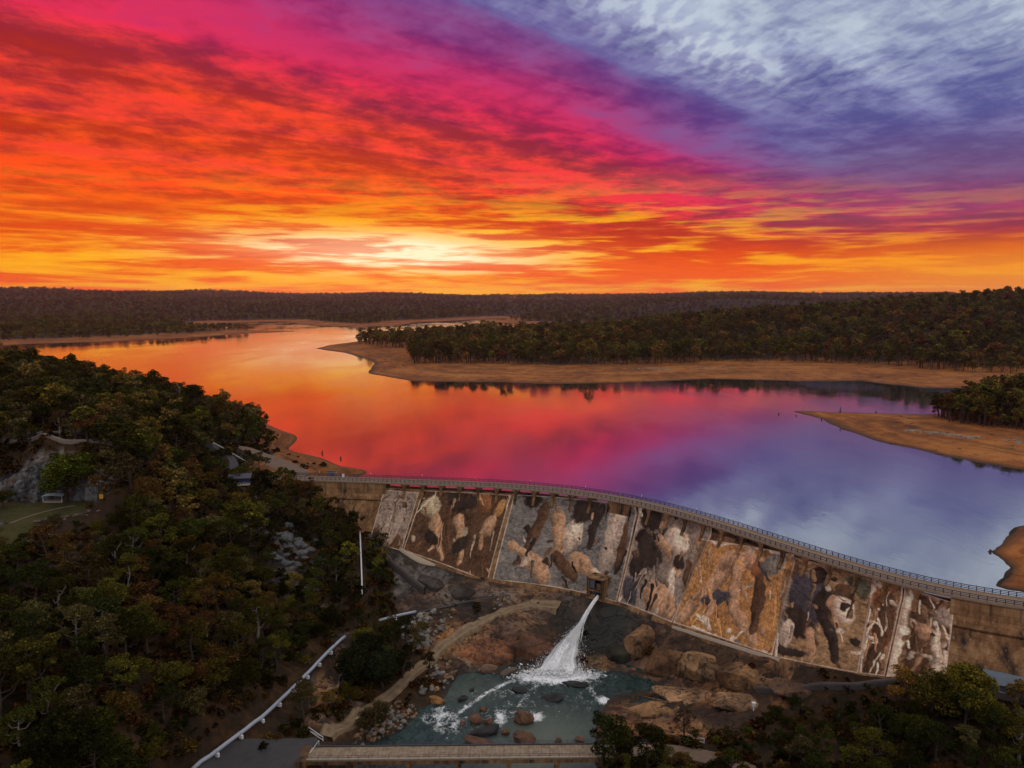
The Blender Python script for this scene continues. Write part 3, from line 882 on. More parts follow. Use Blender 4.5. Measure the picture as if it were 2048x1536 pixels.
# piers with flared heads between the openings
pier_s = []
for a, b in ((S_L, S_M0), (S_M1, S_R)):
    k = int(round((b - a) / 8.0))
    pier_s += [a + (b - a) * i / k for i in range(1, k)]
def pier_mesh(s0):
    mb = MB()
    st_ = [(0.0, 0.55), (0.55, 0.55), (0.80, 0.75), (0.92, 1.15), (1.0, 1.75)]
    z0, z1 = -1.6, 4.2
    rings = []
    for t, hw in st_:
        z = z0 + (z1 - z0) * t
        fo = float(face_off(z)) + (0.50 if t < 0.9 else 0.28)
        fo = max(fo, 0.30)
        rings.append([dam_pt(np.array([s0 + dx_]), np.array([o]), np.array([z]))[0] for dx_, o in ((-hw, fo), (hw, fo), (hw, -6.0), (-hw, -6.0))])
    verts = [p for r_ in rings for p in r_]
    faces = []
    for i in range(len(rings) - 1):
        for j in range(4):
            faces.append((i * 4 + j, i * 4 + (j + 1) % 4, i * 4 + 4 + (j + 1) % 4, i * 4 + 4 + j))
    faces += [(3, 2, 1, 0), tuple(len(verts) - 4 + j for j in range(4))]
    mb.raw(verts, faces)
    return mb
for s0 in pier_s:
    into(pier_mesh(s0).build('pier', conc_mat), dam)
# railings: steel posts and three rails a side
for nm, off in (('downstream_railing', 0.2), ('upstream_railing', -6.55)):
    mb = MB()
    posts = np.arange(-12, LEN - 0.5, 2.0)
    for s0 in posts:
        p = dam_pt(np.array([s0]), np.array([off]), np.array([5.05]))[0]
        i = int(np.clip(s0 * 2, 0, len(DT) - 1))
        mb.box(p + np.array([0, 0, 0.60]), (0.2, 0.2, 1.3), math.atan2(DT[i, 1], DT[i, 0]))
    seg = np.arange(-12, LEN - 2, 4.0)
    for zz, th in ((5.4, 0.17), (5.85, 0.14), (6.3, 0.20)):
        for s0 in seg:
            a, b = dam_pt(np.array([s0, min(s0 + 4.0, LEN - 1)]), np.array([off, off]), np.array([zz, zz]))
            mb.bar(a, b, 0.12, th)
    o = into(mb.build(nm, rail_mat), dam)
# slim white marker posts along the far kerb
for s0 in np.arange(6, LEN, 24.0):
    p = dam_pt(np.array([s0]), np.array([-6.75]), np.array([5.0]))[0]
    into(MB().tube([p, p + np.array([0, 0, 2.3])], 0.06, 6).build('marker_post', white_paint), dam)

# ---- the painted panels: a generic stand-in of the same sizes and colours (drifts, boulders and drapery, no figures)
mural_mat, n = mat_new('mural_paint')
vc = n.new('ShaderNodeVertexColor', layer_name='paint')
pos = n.new('ShaderNodeNewGeometry').outputs['Position']
px_, py_, pz_ = n.sep(pos)
g1 = n.noise(pos, 1.1, 5, 0.7)
g2_ = n.noise(n.vm('MULTIPLY', pos, (1, 1, 0.08)), 0.7, 5, 0.65)
lift = n.m('FRACT', n.div(pz_, 1.5))
lf = n.mul(n.smooth(lift, 0.0, 0.07), n.smooth(lift, 1.0, 0.93))
pc = n.mix(1.0, vc.outputs[0], n.ramp(g1, [(0.25, (0.62, 0.62, 0.62)), (0.75, (1.3, 1.3, 1.3))]), 'MULTIPLY')
pc = n.mix(n.mul(n.smooth(g2_, 0.55, 0.72), 0.35), pc, (0.05, 0.035, 0.025, 1))
pc = n.mix(n.mul(n.sub(1.0, lf), 0.35), pc, (0.03, 0.024, 0.02, 1))
principled(n, pc, 0.88, lf, 0.35, 0.08, 0.2)

def paint(Wd, Ht, base, seed, shapes, tex=(1.0, 1.0), amp=0.55):
    """Wd x Ht lattice of paint: a mottled ground, then shaded strokes and blobs in panel coordinates (0..1)"""
    a, b = np.meshgrid(np.linspace(0, 1, Wd), np.linspace(0, 1, Ht))
    asp = Wd / Ht
    f = fbm(a * 9 * asp * tex[0] + seed, b * 9 * tex[1], 5, seed, 0.62)
    f2 = fbm(a * 40 * asp * tex[0], b * 40 * tex[1], 3, seed + 3, 0.7)
    C = np.array(base)[None, None] * (1 + amp * 2.4 * f + 1.5 * f2)[..., None]
    wa = a * asp + 0.20 * fbm(a * 3 * asp, b * 3, 4, seed + 5, 0.6)
    wb = b + 0.20 * fbm(a * 3 * asp + 7, b * 3, 4, seed + 6, 0.6)
    fold0 = 0.45 + 0.95 * (1 - 2.4 * np.abs(fbm(wa * 14, wb * 6, 3, seed + 9, 0.6))) + 1.2 * f2 + 0.6 * f
    rs_ = np.random.default_rng(seed)
    extra = []
    for k in range(54):
        base_c = np.array(base)
        src = shapes[rs_.integers(len(shapes))]
        pal = np.array(src[1]) * rs_.uniform(0.5, 1.3) if rs_.random() < 0.7 else base_c * rs_.uniform(0.35, 1.7)
        sx_, sy_ = rs_.random(), rs_.random()
        if rs_.random() < 0.6:
            ang_ = rs_.normal(1.35, 0.55); ln = rs_.uniform(0.06, 0.26)
            extra.append(('s', tuple(pal), 0.35, (sx_, sy_), (sx_ + ln * math.cos(ang_) / asp, sy_ + ln * math.sin(ang_)), rs_.uniform(0.006, 0.034), rs_.uniform(0.003, 0.018)))
        else:
            extra.append(('b', tuple(pal), 0.35, (sx_, sy_), rs_.uniform(0.012, 0.065), rs_.uniform(0.010, 0.045), rs_.uniform(0, 3)))
    shapes = extra[:24] + list(shapes) + extra[24:]
    for sh in shapes:
        kind, colr_, dark = sh[0], np.array(sh[1]), sh[2]
        if kind == 's':                      # tapered stroke
            (x0, y0), (x1, y1), r0, r1 = sh[3], sh[4], sh[5], sh[6]
            x0, x1 = x0 * asp, x1 * asp
            ex, ey = x1 - x0, y1 - y0
            L2 = ex * ex + ey * ey
            t = np.clip(((wa - x0) * ex + (wb - y0) * ey) / L2, 0, 1)
            rr = r0 + (r1 - r0) * t
            side = ((wa - x0) * -ey + (wb - y0) * ex) / math.sqrt(L2) / rr
            d = np.hypot(wa - x0 - t * ex, wb - y0 - t * ey) / rr
        else:                                # blob
            (x0, y0), rx, ry, ang = sh[3], sh[4], sh[5], sh[6]
            x0 = x0 * asp
            ca, sa = math.cos(ang), math.sin(ang)
            p_, q2 = ((wa - x0) * ca + (wb - y0) * sa) / rx, (-(wa - x0) * sa + (wb - y0) * ca) / ry
            d = np.hypot(p_, q2)
            side = q2
        m = sstep(d + 0.15 * f2, 1.10, 0.80)[..., None]
        lum = dark + (1 - dark) * np.clip(0.55 - 0.6 * side + 0.5 * (1 - d * d), 0, 1.15)
        rim = 0.35 * np.exp(-((d - 0.93) / 0.07) ** 2)
        fold = fold0 + rim
        C = C * (1 - m) + colr_[None, None] * (lum * fold)[..., None] * m
    ed = np.minimum(np.minimum(a, 1 - a) * asp, np.minimum(b, 1 - b) * 1.6)
    mb_ = (sstep(ed, 0.020, 0.012) * (0.75 + 1.2 * f))[..., None]
    C = C * (1 - mb_) + np.array([0.58, 0.50, 0.43]) * mb_
    C = C * np.array([1.22, 1.07, 0.94])
    return np.clip(C, 0.006, 0.9)

SEPIA, TAN, UMBER, BLUE, OCHRE, PALE, INK, RUST, NAVY = (0.27, 0.22, 0.19), (0.39, 0.245, 0.155), (0.090, 0.050, 0.030), (0.17, 0.165, 0.165), (0.40, 0.215, 0.085), (0.60, 0.50, 0.41), (0.034, 0.024, 0.020), (0.22, 0.10, 0.045), (0.055, 0.052, 0.066)
PANELS = [
  ([(768, 979), (838, 985), (803, 1101), (738, 1085)], (0.27, 0.22, 0.195), 3, (1, 0.8),
   [('b', UMBER, 0.3, (0.5, 1.0), 0.6, 0.32, 0.2), ('s', SEPIA, 0.25, (0.62, 0.3), (0.5, 0.8), 0.10, 0.16), ('b', UMBER, 0.4, (0.66, 0.22), 0.09, 0.07, 0), ('b', SEPIA, 0.3, (0.3, 0.7), 0.2, 0.16, 0.7), ('b', INK, 0.5, (0.1, 0.9), 0.12, 0.1, 0)]),
  ([(846, 981), (1022, 990), (975, 1164), (806, 1100)], UMBER, 11, (1, 1),
   [('b', INK, 0.6, (0.45, 0.12), 0.28, 0.16, 0.2), ('b', (0.42, 0.36, 0.25), 0.3, (0.14, 0.26), 0.17, 0.15, 0.6), ('s', TAN, 0.3, (0.22, 0.45), (0.42, 0.92), 0.10, 0.05), ('s', TAN, 0.35, (0.50, 0.38), (0.64, 0.92), 0.08, 0.045), ('b', RUST, 0.3, (0.72, 0.16), 0.17, 0.13, 0.5), ('b', OCHRE, 0.4, (0.90, 0.20), 0.10, 0.12, 0.3), ('b', TAN, 0.35, (0.86, 0.42), 0.13, 0.12, 0.2), ('s', TAN, 0.3, (0.80, 0.5), (0.84, 0.62), 0.05, 0.05), ('s', PALE, 0.5, (0.16, 0.0), (0.02, 0.42), 0.012, 0.010), ('b', INK, 0.5, (0.26, 0.72), 0.18, 0.1, 0.5), ('b', INK, 0.6, (0.58, 0.70), 0.10, 0.2, 0.5), ('s', PALE, 0.5, (0.985, 0.02), (0.99, 0.2), 0.03, 0.03)]),
  ([(1028, 989), (1272, 1014), (1233, 1204), (985, 1160)], BLUE, 23, (0.8, 1.6),
   [('b', INK, 0.5, (0.17, 0.05), 0.16, 0.12, 0.1), ('s', UMBER, 0.35, (0.28, 0.2), (0.20, 0.55), 0.09, 0.06), ('s', TAN, 0.35, (0.08, 0.62), (0.22, 0.66), 0.07, 0.06), ('s', TAN, 0.3, (0.24, 0.72), (0.40, 0.94), 0.12, 0.08), ('s', TAN, 0.25, (0.40, 0.22), (0.44, 0.72), 0.10, 0.07), ('s', UMBER, 0.4, (0.44, 0.7), (0.62, 0.84), 0.08, 0.06), ('b', PALE, 0.25, (0.54, 0.42), 0.14, 0.24, 0.3), ('b', INK, 0.5, (0.60, 0.1), 0.17, 0.2, 0.7), ('s', INK, 0.5, (0.72, 0.08), (0.70, 0.5), 0.07, 0.05), ('b', (0.42, 0.35, 0.30), 0.35, (0.86, 0.35), 0.13, 0.42, 0.1), ('b', UMBER, 0.45, (0.95, 0.42), 0.05, 0.3, 0.1), ('b', PALE, 0.3, (0.80, 0.80), 0.13, 0.08, 0.4), ('b', TAN, 0.3, (0.66, 0.72), 0.2, 0.09, 0.3)]),
  ([(1276, 1012), (1424, 1052), (1344, 1245), (1236, 1203)], (0.24, 0.20, 0.17), 37, (1, 1),
   [('b', INK, 0.6, (0.22, 0.12), 0.17, 0.16, 0.2), ('b', PALE, 0.35, (0.62, 0.26), 0.18, 0.15, 0.6), ('s', TAN, 0.3, (0.40, 0.32), (0.80, 0.60), 0.06, 0.045), ('b', INK, 0.5, (0.30, 0.45), 0.24, 0.12, 0.7), ('b', INK, 0.5, (0.20, 0.62), 0.18, 0.14, 0.1), ('b', PALE, 0.4, (0.74, 0.68), 0.15, 0.06, 0.9), ('s', TAN, 0.25, (0.55, 0.82), (0.95, 0.92), 0.15, 0.10), ('b', NAVY, 0.5, (0.15, 0.88), 0.2, 0.12, 0.4), ('b', INK, 0.5, (0.72, 0.48), 0.14, 0.09, 0.4), ('b', UMBER, 0.5, (0.94, 0.55), 0.06, 0.2, -0.4)]),
  ([(1402, 1078), (1588, 1108), (1545, 1311), (1346, 1245)], OCHRE, 41, (1.6, 1.6),
   [('s', TAN, 0.3, (0.10, 0.92), (0.40, 0.24), 0.09, 0.13), ('s', TAN, 0.28, (0.38, 0.22), (0.68, 0.20), 0.12, 0.09), ('s', TAN, 0.3, (0.50, 0.28), (0.56, 0.68), 0.09, 0.07), ('s', TAN, 0.3, (0.56, 0.66), (0.84, 0.90), 0.07, 0.04), ('s', UMBER, 0.4, (0.70, 0.24), (0.80, 0.80), 0.07, 0.05), ('b', (0.20, 0.20, 0.18), 0.35, (0.82, 0.15), 0.13, 0.17, 0.8), ('b', NAVY, 0.5, (0.36, 0.62), 0.24, 0.09, -0.3), ('b', RUST, 0.4, (0.66, 0.26), 0.09, 0.09, 0.3), ('s', TAN, 0.35, (0.36, 0.70), (0.30, 0.86), 0.06, 0.05), ('b', PALE, 0.35, (0.34, 0.90), 0.13, 0.045, 0.3), ('s', PALE, 0.6, (0.0, 0.01), (1.0, 0.01), 0.022, 0.022), ('s', PALE, 0.6, (0.05, 0.992), (1.0, 0.992), 0.018, 0.018)]),
  ([(1566, 1108), (1747, 1153), (1716, 1346), (1549, 1313)], (0.30, 0.20, 0.11), 53, (0.7, 1.8),
   [('b', UMBER, 0.4, (0.12, 0.2), 0.08, 0.14, 0.4), ('s', SEPIA, 0.35, (0.08, 0.3), (0.05, 0.85), 0.06, 0.04), ('b', NAVY, 0.35, (0.36, 0.42), 0.30, 0.26, 0.8), ('b', INK, 0.5, (0.44, 0.14), 0.10, 0.11, 0.2), ('b', INK, 0.5, (0.30, 0.66), 0.26, 0.14, 0.3), ('s', INK, 0.5, (0.56, 0.40), (0.78, 0.9), 0.14, 0.04), ('s', TAN, 0.35, (0.64, 0.42), (0.74, 0.62), 0.06, 0.03), ('s', TAN, 0.35, (0.46, 0.72), (0.47, 0.92), 0.06, 0.05), ('b', INK, 0.5, (0.2, 0.92), 0.25, 0.05, 0.1), ('b', UMBER, 0.35, (0.74, 0.30), 0.09, 0.10, 0.2), ('b', PALE, 0.35, (0.78, 0.46), 0.13, 0.11, 0.6), ('b', PALE, 0.4, (0.16, 0.76), 0.09, 0.11, 0.5), ('b', (0.10, 0.10, 0.07), 0.4, (0.88, 0.16), 0.14, 0.10, 0.6), ('s', PALE, 0.6, (0.02, 0.0), (0.01, 1.0), 0.014, 0.014)]),
  ([(1741, 1157), (1806, 1172), (1769, 1352), (1718, 1346)], (0.27, 0.165, 0.095), 61, (1.4, 0.9),
   [('b', RUST, 0.35, (0.4, 0.2), 0.12, 0.13, 0.2), ('s', UMBER, 0.35, (0.70, 0.25), (0.52, 1.0), 0.10, 0.16), ('s', PALE, 0.5, (0.03, 0.0), (0.03, 1.0), 0.016, 0.016), ('s', PALE, 0.5, (0.0, 0.46), (0.5, 0.52), 0.010, 0.010), ('s', PALE, 0.5, (0.02, 0.66), (0.4, 0.66), 0.014, 0.012)]),
  ([(1809, 1173), (1910, 1206), (1892, 1347), (1772, 1353)], (0.25, 0.16, 0.10), 71, (1.2, 1.2),
   [('s', PALE, 0.4, (0.12, 0.02), (0.02, 0.98), 0.05, 0.05), ('b', UMBER, 0.35, (0.45, 0.36), 0.20, 0.16, 0.3), ('s', UMBER, 0.35, (0.40, 0.45), (0.42, 0.95), 0.17, 0.12), ('b', TAN, 0.35, (0.52, 0.52), 0.18, 0.10, 0.6), ('s', PALE, 0.3, (0.70, 0.5), (0.76, 0.85), 0.05, 0.05), ('b', UMBER, 0.4, (0.50, 0.12), 0.16, 0.08, 0.3), ('s', PALE, 0.6, (0.52, 0.02), (0.94, 0.55), 0.010, 0.012), ('s', PALE, 0.6, (0.985, 0.0), (0.97, 1.0), 0.014, 0.018), ('b', PALE, 0.35, (0.85, 0.93), 0.12, 0.06, -0.6), ('b', SEPIA, 0.3, (0.84, 0.28), 0.1, 0.14, 0.9)]),
]
pdesc = ['sepia monochrome mural panel', 'dark umber mural panel', 'blue and brown mural panel', 'grey and black mural panel', 'orange ochre mural panel', 'navy and straw mural panel', 'narrow brown mural panel', 'brown and white mural panel']
for k, (corn, base, seed, tex, shapes) in enumerate(PANELS):
    cs = [face_at(*c_) for c_ in corn]
    a = np.array(cs)                        # TL TR BR BL in (chainage, height)
    wd = int(np.linalg.norm(a[1] - a[0]) * 1.2 / 0.22) + 2
    ht = int(np.linalg.norm(a[3] - a[0]) * 1.25 / 0.22) + 2
    U_, V_ = np.meshgrid(np.linspace(0, 1, wd), np.linspace(0, 1, ht))
    SZ = (a[0][None, None] * ((1 - U_) * (1 - V_))[..., None] + a[1] * (U_ * (1 - V_))[..., None] + a[2] * (U_ * V_)[..., None] + a[3] * ((1 - U_) * V_)[..., None])
    Pm = dam_pt(SZ[..., 0].ravel(), face_off(SZ[..., 1].ravel()) + 0.07, SZ[..., 1].ravel()).reshape(ht, wd, 3)
    pan = grid_obj('mural_panel', Pm, mural_mat)
    color_attr(pan.data, 'paint', paint(wd, ht, base, seed, shapes, tex))
    pan['label'] = pdesc[k]
    into(pan, dam)
# ------------------------------------------------------------------ river with its foam
gx = np.arange(-75, 62, 0.7); gy = np.arange(118, 250, 0.7)
WX, WY = np.meshgrid(gx, gy)
wi, wd_ = poly_in_dist(WX, WY, RIVER)
keep = wi | (wd_ < 7)
imp = at(1110, 1352, RIVER_Z)
fm = np.exp(-(((WX - imp[0]) / 15) ** 2 + ((WY - imp[1]) / 5.5) ** 2)) * 1.15
def fblob(px, py, rx, ry, k):
    p = at(px, py, RIVER_Z)
    return k * np.exp(-(((WX - p[0]) / rx) ** 2 + ((WY - p[1]) / ry) ** 2))
for px, py, rx, ry, k in [(885, 1437, 7, 7, 0.62), (905, 1450, 5, 5, 0.6), (880, 1420, 5, 3, 0.5), (1000, 1435, 2.4, 6, 0.72), (1072, 1433, 2.5, 3, 0.9), (1205, 1400, 2, 3, 0.9), (1170, 1345, 9, 4, 0.6), (1100, 1480, 12, 9, 0.14), (1060, 1400, 18, 12, 0.24), (1000, 1385, 10, 5, 0.34), (1150, 1400, 8, 8, 0.25), (960, 1440, 10, 8, 0.3)]:
    fm = np.maximum(fm, fblob(px, py, rx, ry, k))
# the drifting foam line
for t in np.linspace(0, 1, 24):
    fm = np.maximum(fm, fblob(1165 + 35 * t, 1362 + 38 * t, 1.6, 1.6, 0.5))
    fm = np.maximum(fm, fblob(1075 - 60 * t, 1368 + 70 * t, 1.4, 2.2, 0.42))
for t in np.linspace(0, 1, 30):
    px = 1030 - 110 * t; py = 1362 + 62 * t ** 1.4
    fm = np.maximum(fm, fblob(px, py, 1.3, 1.6, 0.62))
silt = np.maximum(fblob(1100, 1475, 14, 14, 0.8), fblob(1060, 1530, 14, 16, 1.0))
silt = np.maximum(silt, fblob(940, 1385, 12, 10, 0.35))
wz = RIVER_Z + 0.5 * fbm(WX / 3, WY / 3, 4, 51) * (0.25 + fm) + 0.12 * fbm(WX / 1.2, WY / 1.2, 2, 53)
idx = -np.ones(WX.shape, int); idx[keep] = np.arange(keep.sum())
q4 = np.stack([idx[:-1, :-1], idx[:-1, 1:], idx[1:, 1:], idx[1:, :-1]], -1).reshape(-1, 4)
q4 = q4[(q4 >= 0).all(1)]
river = mesh_obj('river_water', np.stack([WX[keep], WY[keep], wz[keep]], -1), q4, river_mat, smooth=True)
color_attr(river.data, 'foam', np.stack([fm[keep], np.clip(silt[keep], 0, 1), 0 * fm[keep]], -1))
tag(river, kind='structure')

# ------------------------------------------------------------------ water jet from the outlet
foam_mat, n = mat_new('white_water')
pos = n.new('ShaderNodeNewGeometry').outputs['Position']
fk = n.noise(pos, 1.3, 4, 0.6)
fcol = n.mix(n.smooth(fk, 0.35, 0.6), (0.80, 0.88, 0.98, 1), (0.98, 0.99, 1.0, 1))
b_ = principled(n, fcol, 0.55, None, spec=0.3)
n.put(b_.inputs['Subsurface Weight'], 0.0)
so, zo = face_at(1198, 1191)
P0 = dam_pt(np.array([so]), np.array([face_off(zo) + 1.2]), np.array([zo]))[0]
P1 = at(1112, 1350, RIVER_Z)
fwd = (P1 - P0)[:2]; Lh = np.linalg.norm(fwd); fwd /= Lh
sid = np.array([-fwd[1], fwd[0]])
drop = P0[2] - RIVER_Z
jet_r = random.Random(3)
_ju = [0, 0.15, 0.30, 0.42, 0.60, 0.80, 1.0]
_jc = [at_ for at_ in [(1197, 1191), (1187, 1205), (1173, 1227), (1160, 1251), (1141, 1284), (1123, 1319), (1112, 1352)]]
_jw = [0.50, 0.56, 0.70, 1.05, 3.1, 6.0, 8.6]
def jet_axis(u_):
    Y_ = P0[1] + (P1[1] - P0[1]) * u_
    p = atd(np.interp(u_, _ju, [c_[0] for c_ in _jc]), np.interp(u_, _ju, [c_[1] for c_ in _jc]), Y_)
    return p
def jet_spread(u_):
    return float(np.interp(u_, _ju, _jw))
sid = np.array([-1.0, 0.0])
# a dense core, ragged at its edges
nu, na = 60, 48
core = np.zeros((nu, na + 1, 3))
for i in range(nu):
    u_ = i / (nu - 1)
    ax = jet_axis(u_); sp = jet_spread(u_)
    lean_ = 0.0
    for j in range(na + 1):
        a_ = 2 * math.pi * (j % na) / na
        rg = 0.70 + 0.9 * float(fbm(np.array(j % na * 0.55), np.array(u_ * 7.0), 3, 63)) * min(1, u_ * 2.5 + 0.1)
        sx = math.cos(a_) * sp * 1.0 * rg - lean_
        up_ = math.sin(a_) * min(sp, 1.9) * 0.55 * rg
        core[i, j] = ax + np.array([sid[0] * sx, sid[1] * sx, up_])
        core[i, j, 2] = max(core[i, j, 2], RIVER_Z - 0.2)
mb = MB()
for k in range(420):
    g = jet_r.gauss
    a0, c0 = g(0, 1), g(0, 1)
    if a0 * a0 + c0 * c0 > 6.0:
        continue
    u_start = jet_r.uniform(0.0, 0.85) if k > 200 else 0.0
    u_end = min(1.0, u_start + jet_r.uniform(0.10, 0.32))
    pts, rad = [], []
    m_ = 7
    w0 = g(0, 1)
    for i in range(m_):
        u_ = u_start + (u_end - u_start) * i / (m_ - 1)
        sp = jet_spread(u_)
        p = jet_axis(u_)
        sx = a0 * sp * 0.5 + 0.06 * sp * math.sin(9 * u_ + w0 * 3)
        p = p + np.array([sid[0] * sx, sid[1] * sx, c0 * min(sp, 2.0) * 0.42 + 0.1])
        p[2] = max(p[2], RIVER_Z + 0.05)
        pts.append(p)
        e = math.sin(math.pi * (i + 0.6) / (m_ + 0.2))
        rad.append((0.06 + 0.07 * u_) * (0.3 + 0.7 * e) * jet_r.uniform(0.6, 1.3))
    mb.tube(pts, rad, 4)
for k in range(11000):
    u_ = jet_r.random() ** 0.6 * 0.62 + 0.38
    sp = jet_spread(u_)
    a0, c0 = jet_r.gauss(0, 1), jet_r.gauss(0, 1)
    p = jet_axis(u_)
    sx = a0 * sp * 0.56
    p = p + np.array([sid[0] * sx, sid[1] * sx, c0 * min(sp, 2.2) * 0.45 + 0.15])
    p[2] = max(p[2], RIVER_Z + 0.1)
    s_ = jet_r.uniform(0.04, 0.15)
    ax = np.array([jet_r.gauss(0, 1), jet_r.gauss(0, 1), jet_r.gauss(0, 1)]) * s_ * 0.6
    ay = np.array([jet_r.gauss(0, 1), jet_r.gauss(0, 1), jet_r.gauss(0, 1)]) * s_ * 0.6
    az_ = np.array([0, 0, s_ * 1.1])
    mb.raw([p + ax, p + ay, p - ax, p - ay, p + az_, p - az_], [(0, 1, 4), (1, 2, 4), (2, 3, 4), (3, 0, 4), (1, 0, 5), (2, 1, 5), (3, 2, 5), (0, 3, 5)])
jet = empty('water_jet', tuple(P0))
tag(jet, 'white jet of water from the outlet at the dam foot fanning into the pool', 'water jet')
into(grid_obj('jet_core', core, foam_mat), jet)
into(mb.build('spray', foam_mat, smooth=True), jet)['kind'] = 'stuff'
# the churned foot of the fall
mb = MB()
for k in range(3600):
    a_ = jet_r.uniform(0, 2 * math.pi)
    r_ = abs(jet_r.gauss(0, 1))
    p = np.array([P1[0] + 6.6 * r_ * math.cos(a_) - 2.5 + (3.5 if jet_r.random() < 0.25 else 0), P1[1] + 2.2 * r_ * math.sin(a_) + 1.5, RIVER_Z + max(0.02, 1.5 * math.exp(-r_ * 1.0) * jet_r.random())])
    s_ = jet_r.uniform(0.10, 0.42)
    ax = np.array([jet_r.gauss(0, 1), jet_r.gauss(0, 1), jet_r.gauss(0, 0.6)]) * s_ * 0.7
    ay = np.array([jet_r.gauss(0, 1), jet_r.gauss(0, 1), jet_r.gauss(0, 0.6)]) * s_ * 0.7
    az_ = np.array([0, 0, s_ * 0.6])
    P_ = [p + ax, p + ay, p - ax, p - ay, p + az_, p - az_]
    mb.raw(P_, [(0, 1, 4), (1, 2, 4), (2, 3, 4), (3, 0, 4), (1, 0, 5), (2, 1, 5), (3, 2, 5), (0, 3, 5)])
into(mb.build('splash', foam_mat, smooth=True), jet)['kind'] = 'stuff'

# ------------------------------------------------------------------ outlet house at the dam foot
oh = empty('outlet_house', tuple(P0 + np.array([0, 0, -1.5])))
tag(oh, 'small concrete valve house at the dam foot with a window above the water jet', 'valve house')
i0 = int(so * 2)
T3 = np.array([*DT[i0], 0]); N3 = np.array([*DN[i0], 0]); Z3 = np.array([0, 0, 1.0])
cc_ = dam_pt(np.array([so - 0.8]), np.array([0.0]), np.array([0.0]))[0]
fo = float(face_off(zo))
def ohp(t, nn, z): return cc_ + T3 * t + N3 * (fo + nn) + Z3 * (zo + z)
into(MB().frame(ohp(-3.0, -1.0, 3.2), T3 * 0.45, N3 * 3.0, Z3 * 3.4).build('side_wall', conc_mat), oh)
into(MB().frame(ohp(3.2, -1.0, 3.2), T3 * 0.45, N3 * 3.0, Z3 * 3.4).build('side_wall', conc_mat), oh)
into(MB().frame(ohp(0.1, -1.0, 6.85), T3 * 3.7, N3 * 3.0, Z3 * 0.18).build('roof_slab', conc_mat), oh)
into(MB().frame(ohp(0.1, -2.6, 3.2), T3 * 2.64, N3 * 0.2, Z3 * 3.35).build('back_wall', dark_steel), oh)
into(MB().frame(ohp(0.1, 1.0, 2.1), T3 * 2.64, N3 * 0.9, Z3 * 0.2).build('floor_slab', conc_mat), oh)
glass_mat = simple('window_glass', (0.12, 0.14, 0.20), 0.08, 0.1, 1.0, 0.6)
wn_ = into(MB().frame(ohp(-1.35, 1.3, 4.6), T3 * 1.15, N3 * 0.06, Z3 * 1.7).build('window', glass_mat), oh)
fr = MB()
for dt in (-1.2, 1.2):
    fr.frame(ohp(-1.35 + dt, 1.36, 4.6), T3 * 0.1, N3 * 0.1, Z3 * 1.8)
for dz_ in (-1.75, 1.75):
    fr.frame(ohp(-1.35, 1.36, 4.6 + dz_), T3 * 1.1, N3 * 0.1, Z3 * 0.1)
into(fr.build('frame', dark_steel), wn_)
into(MB().frame(ohp(1.5, 1.2, 4.0), T3 * 0.9, N3 * 0.1, Z3 * 1.2).build('shutter', simple('rusty_panel', (0.20, 0.10, 0.05))), oh)
noz = MB(); d3 = np.array([*fwd, -0.1])
noz.tube([P0 - d3 * 4.0, P0 - d3 * 0.6, P0 - d3 * 0.2], [0.8, 0.8, 0.95], 14)
into(noz.build('outlet_nozzle', dark_steel, smooth=True), oh)

# ------------------------------------------------------------------ concrete at the toe of the dam
def toe_strip(name, px0, px1, wdt, h0, mat, taper=False, zoff=0.25):
    pts = [face_at(px0[0] + (px1[0] - px0[0]) * t, px0[1] + (px1[1] - px0[1]) * t) for t in np.linspace(0, 1, 26)]
    V = []
    for i, (s_, z_) in enumerate(pts):
        wd2 = wdt * (math.sin(math.pi * min(1, (i + 0.4) / 26)) if taper else 1)
        f0 = float(face_off(z_))
        V.append([dam_pt(np.array([s_]), np.array([o]), np.array([z]))[0] for o, z in ((f0 - 0.4, z_ + h0), (f0 + wd2, z_ + h0 - 0.15), (f0 + wd2 + 0.2, z_ - 2.5))])
    return into(grid_obj(name, np.array(V), mat, smooth=False), dam)
toe_strip('toe_ledge', (800, 1100), (870, 1133), 3.2, 0.9, pale_conc, True)
toe_strip('toe_kerb', (1345, 1252), (1560, 1319), 0.45, 0.25, pale_conc)
toe_strip('toe_kerb', (930, 1150), (1170, 1190), 0.5, 0.4, conc_mat)

# ------------------------------------------------------------------ tracks and roads draped on the ground
dirt_mat, n = mat_new('dirt_track')
pos = n.new('ShaderNodeNewGeometry').outputs['Position']
uv = n.new('ShaderNodeVertexColor', layer_name='across')
rut = n.new('ShaderNodeSeparateColor'); n.t.links.new(uv.outputs[0], rut.inputs[0])
dn = n.noise(pos, 0.5, 5, 0.65)
dcol = n.ramp(dn, [(0.3, (0.090, 0.056, 0.032)), (0.5, (0.16, 0.108, 0.064)), (0.7, (0.24, 0.175, 0.11))])
dcol = n.mix(n.mul(rut.outputs[0], 0.6), dcol, (0.30, 0.23, 0.155, 1))
principled(n, dcol, 0.95, dn, 0.5, 0.2)
asphalt_mat = simple('asphalt', (0.055, 0.053, 0.058), 0.9, 0.3, 0.7)
tarmac_pale = simple('worn_tarmac', (0.14, 0.098, 0.072), 0.9, 0.3, 0.5)

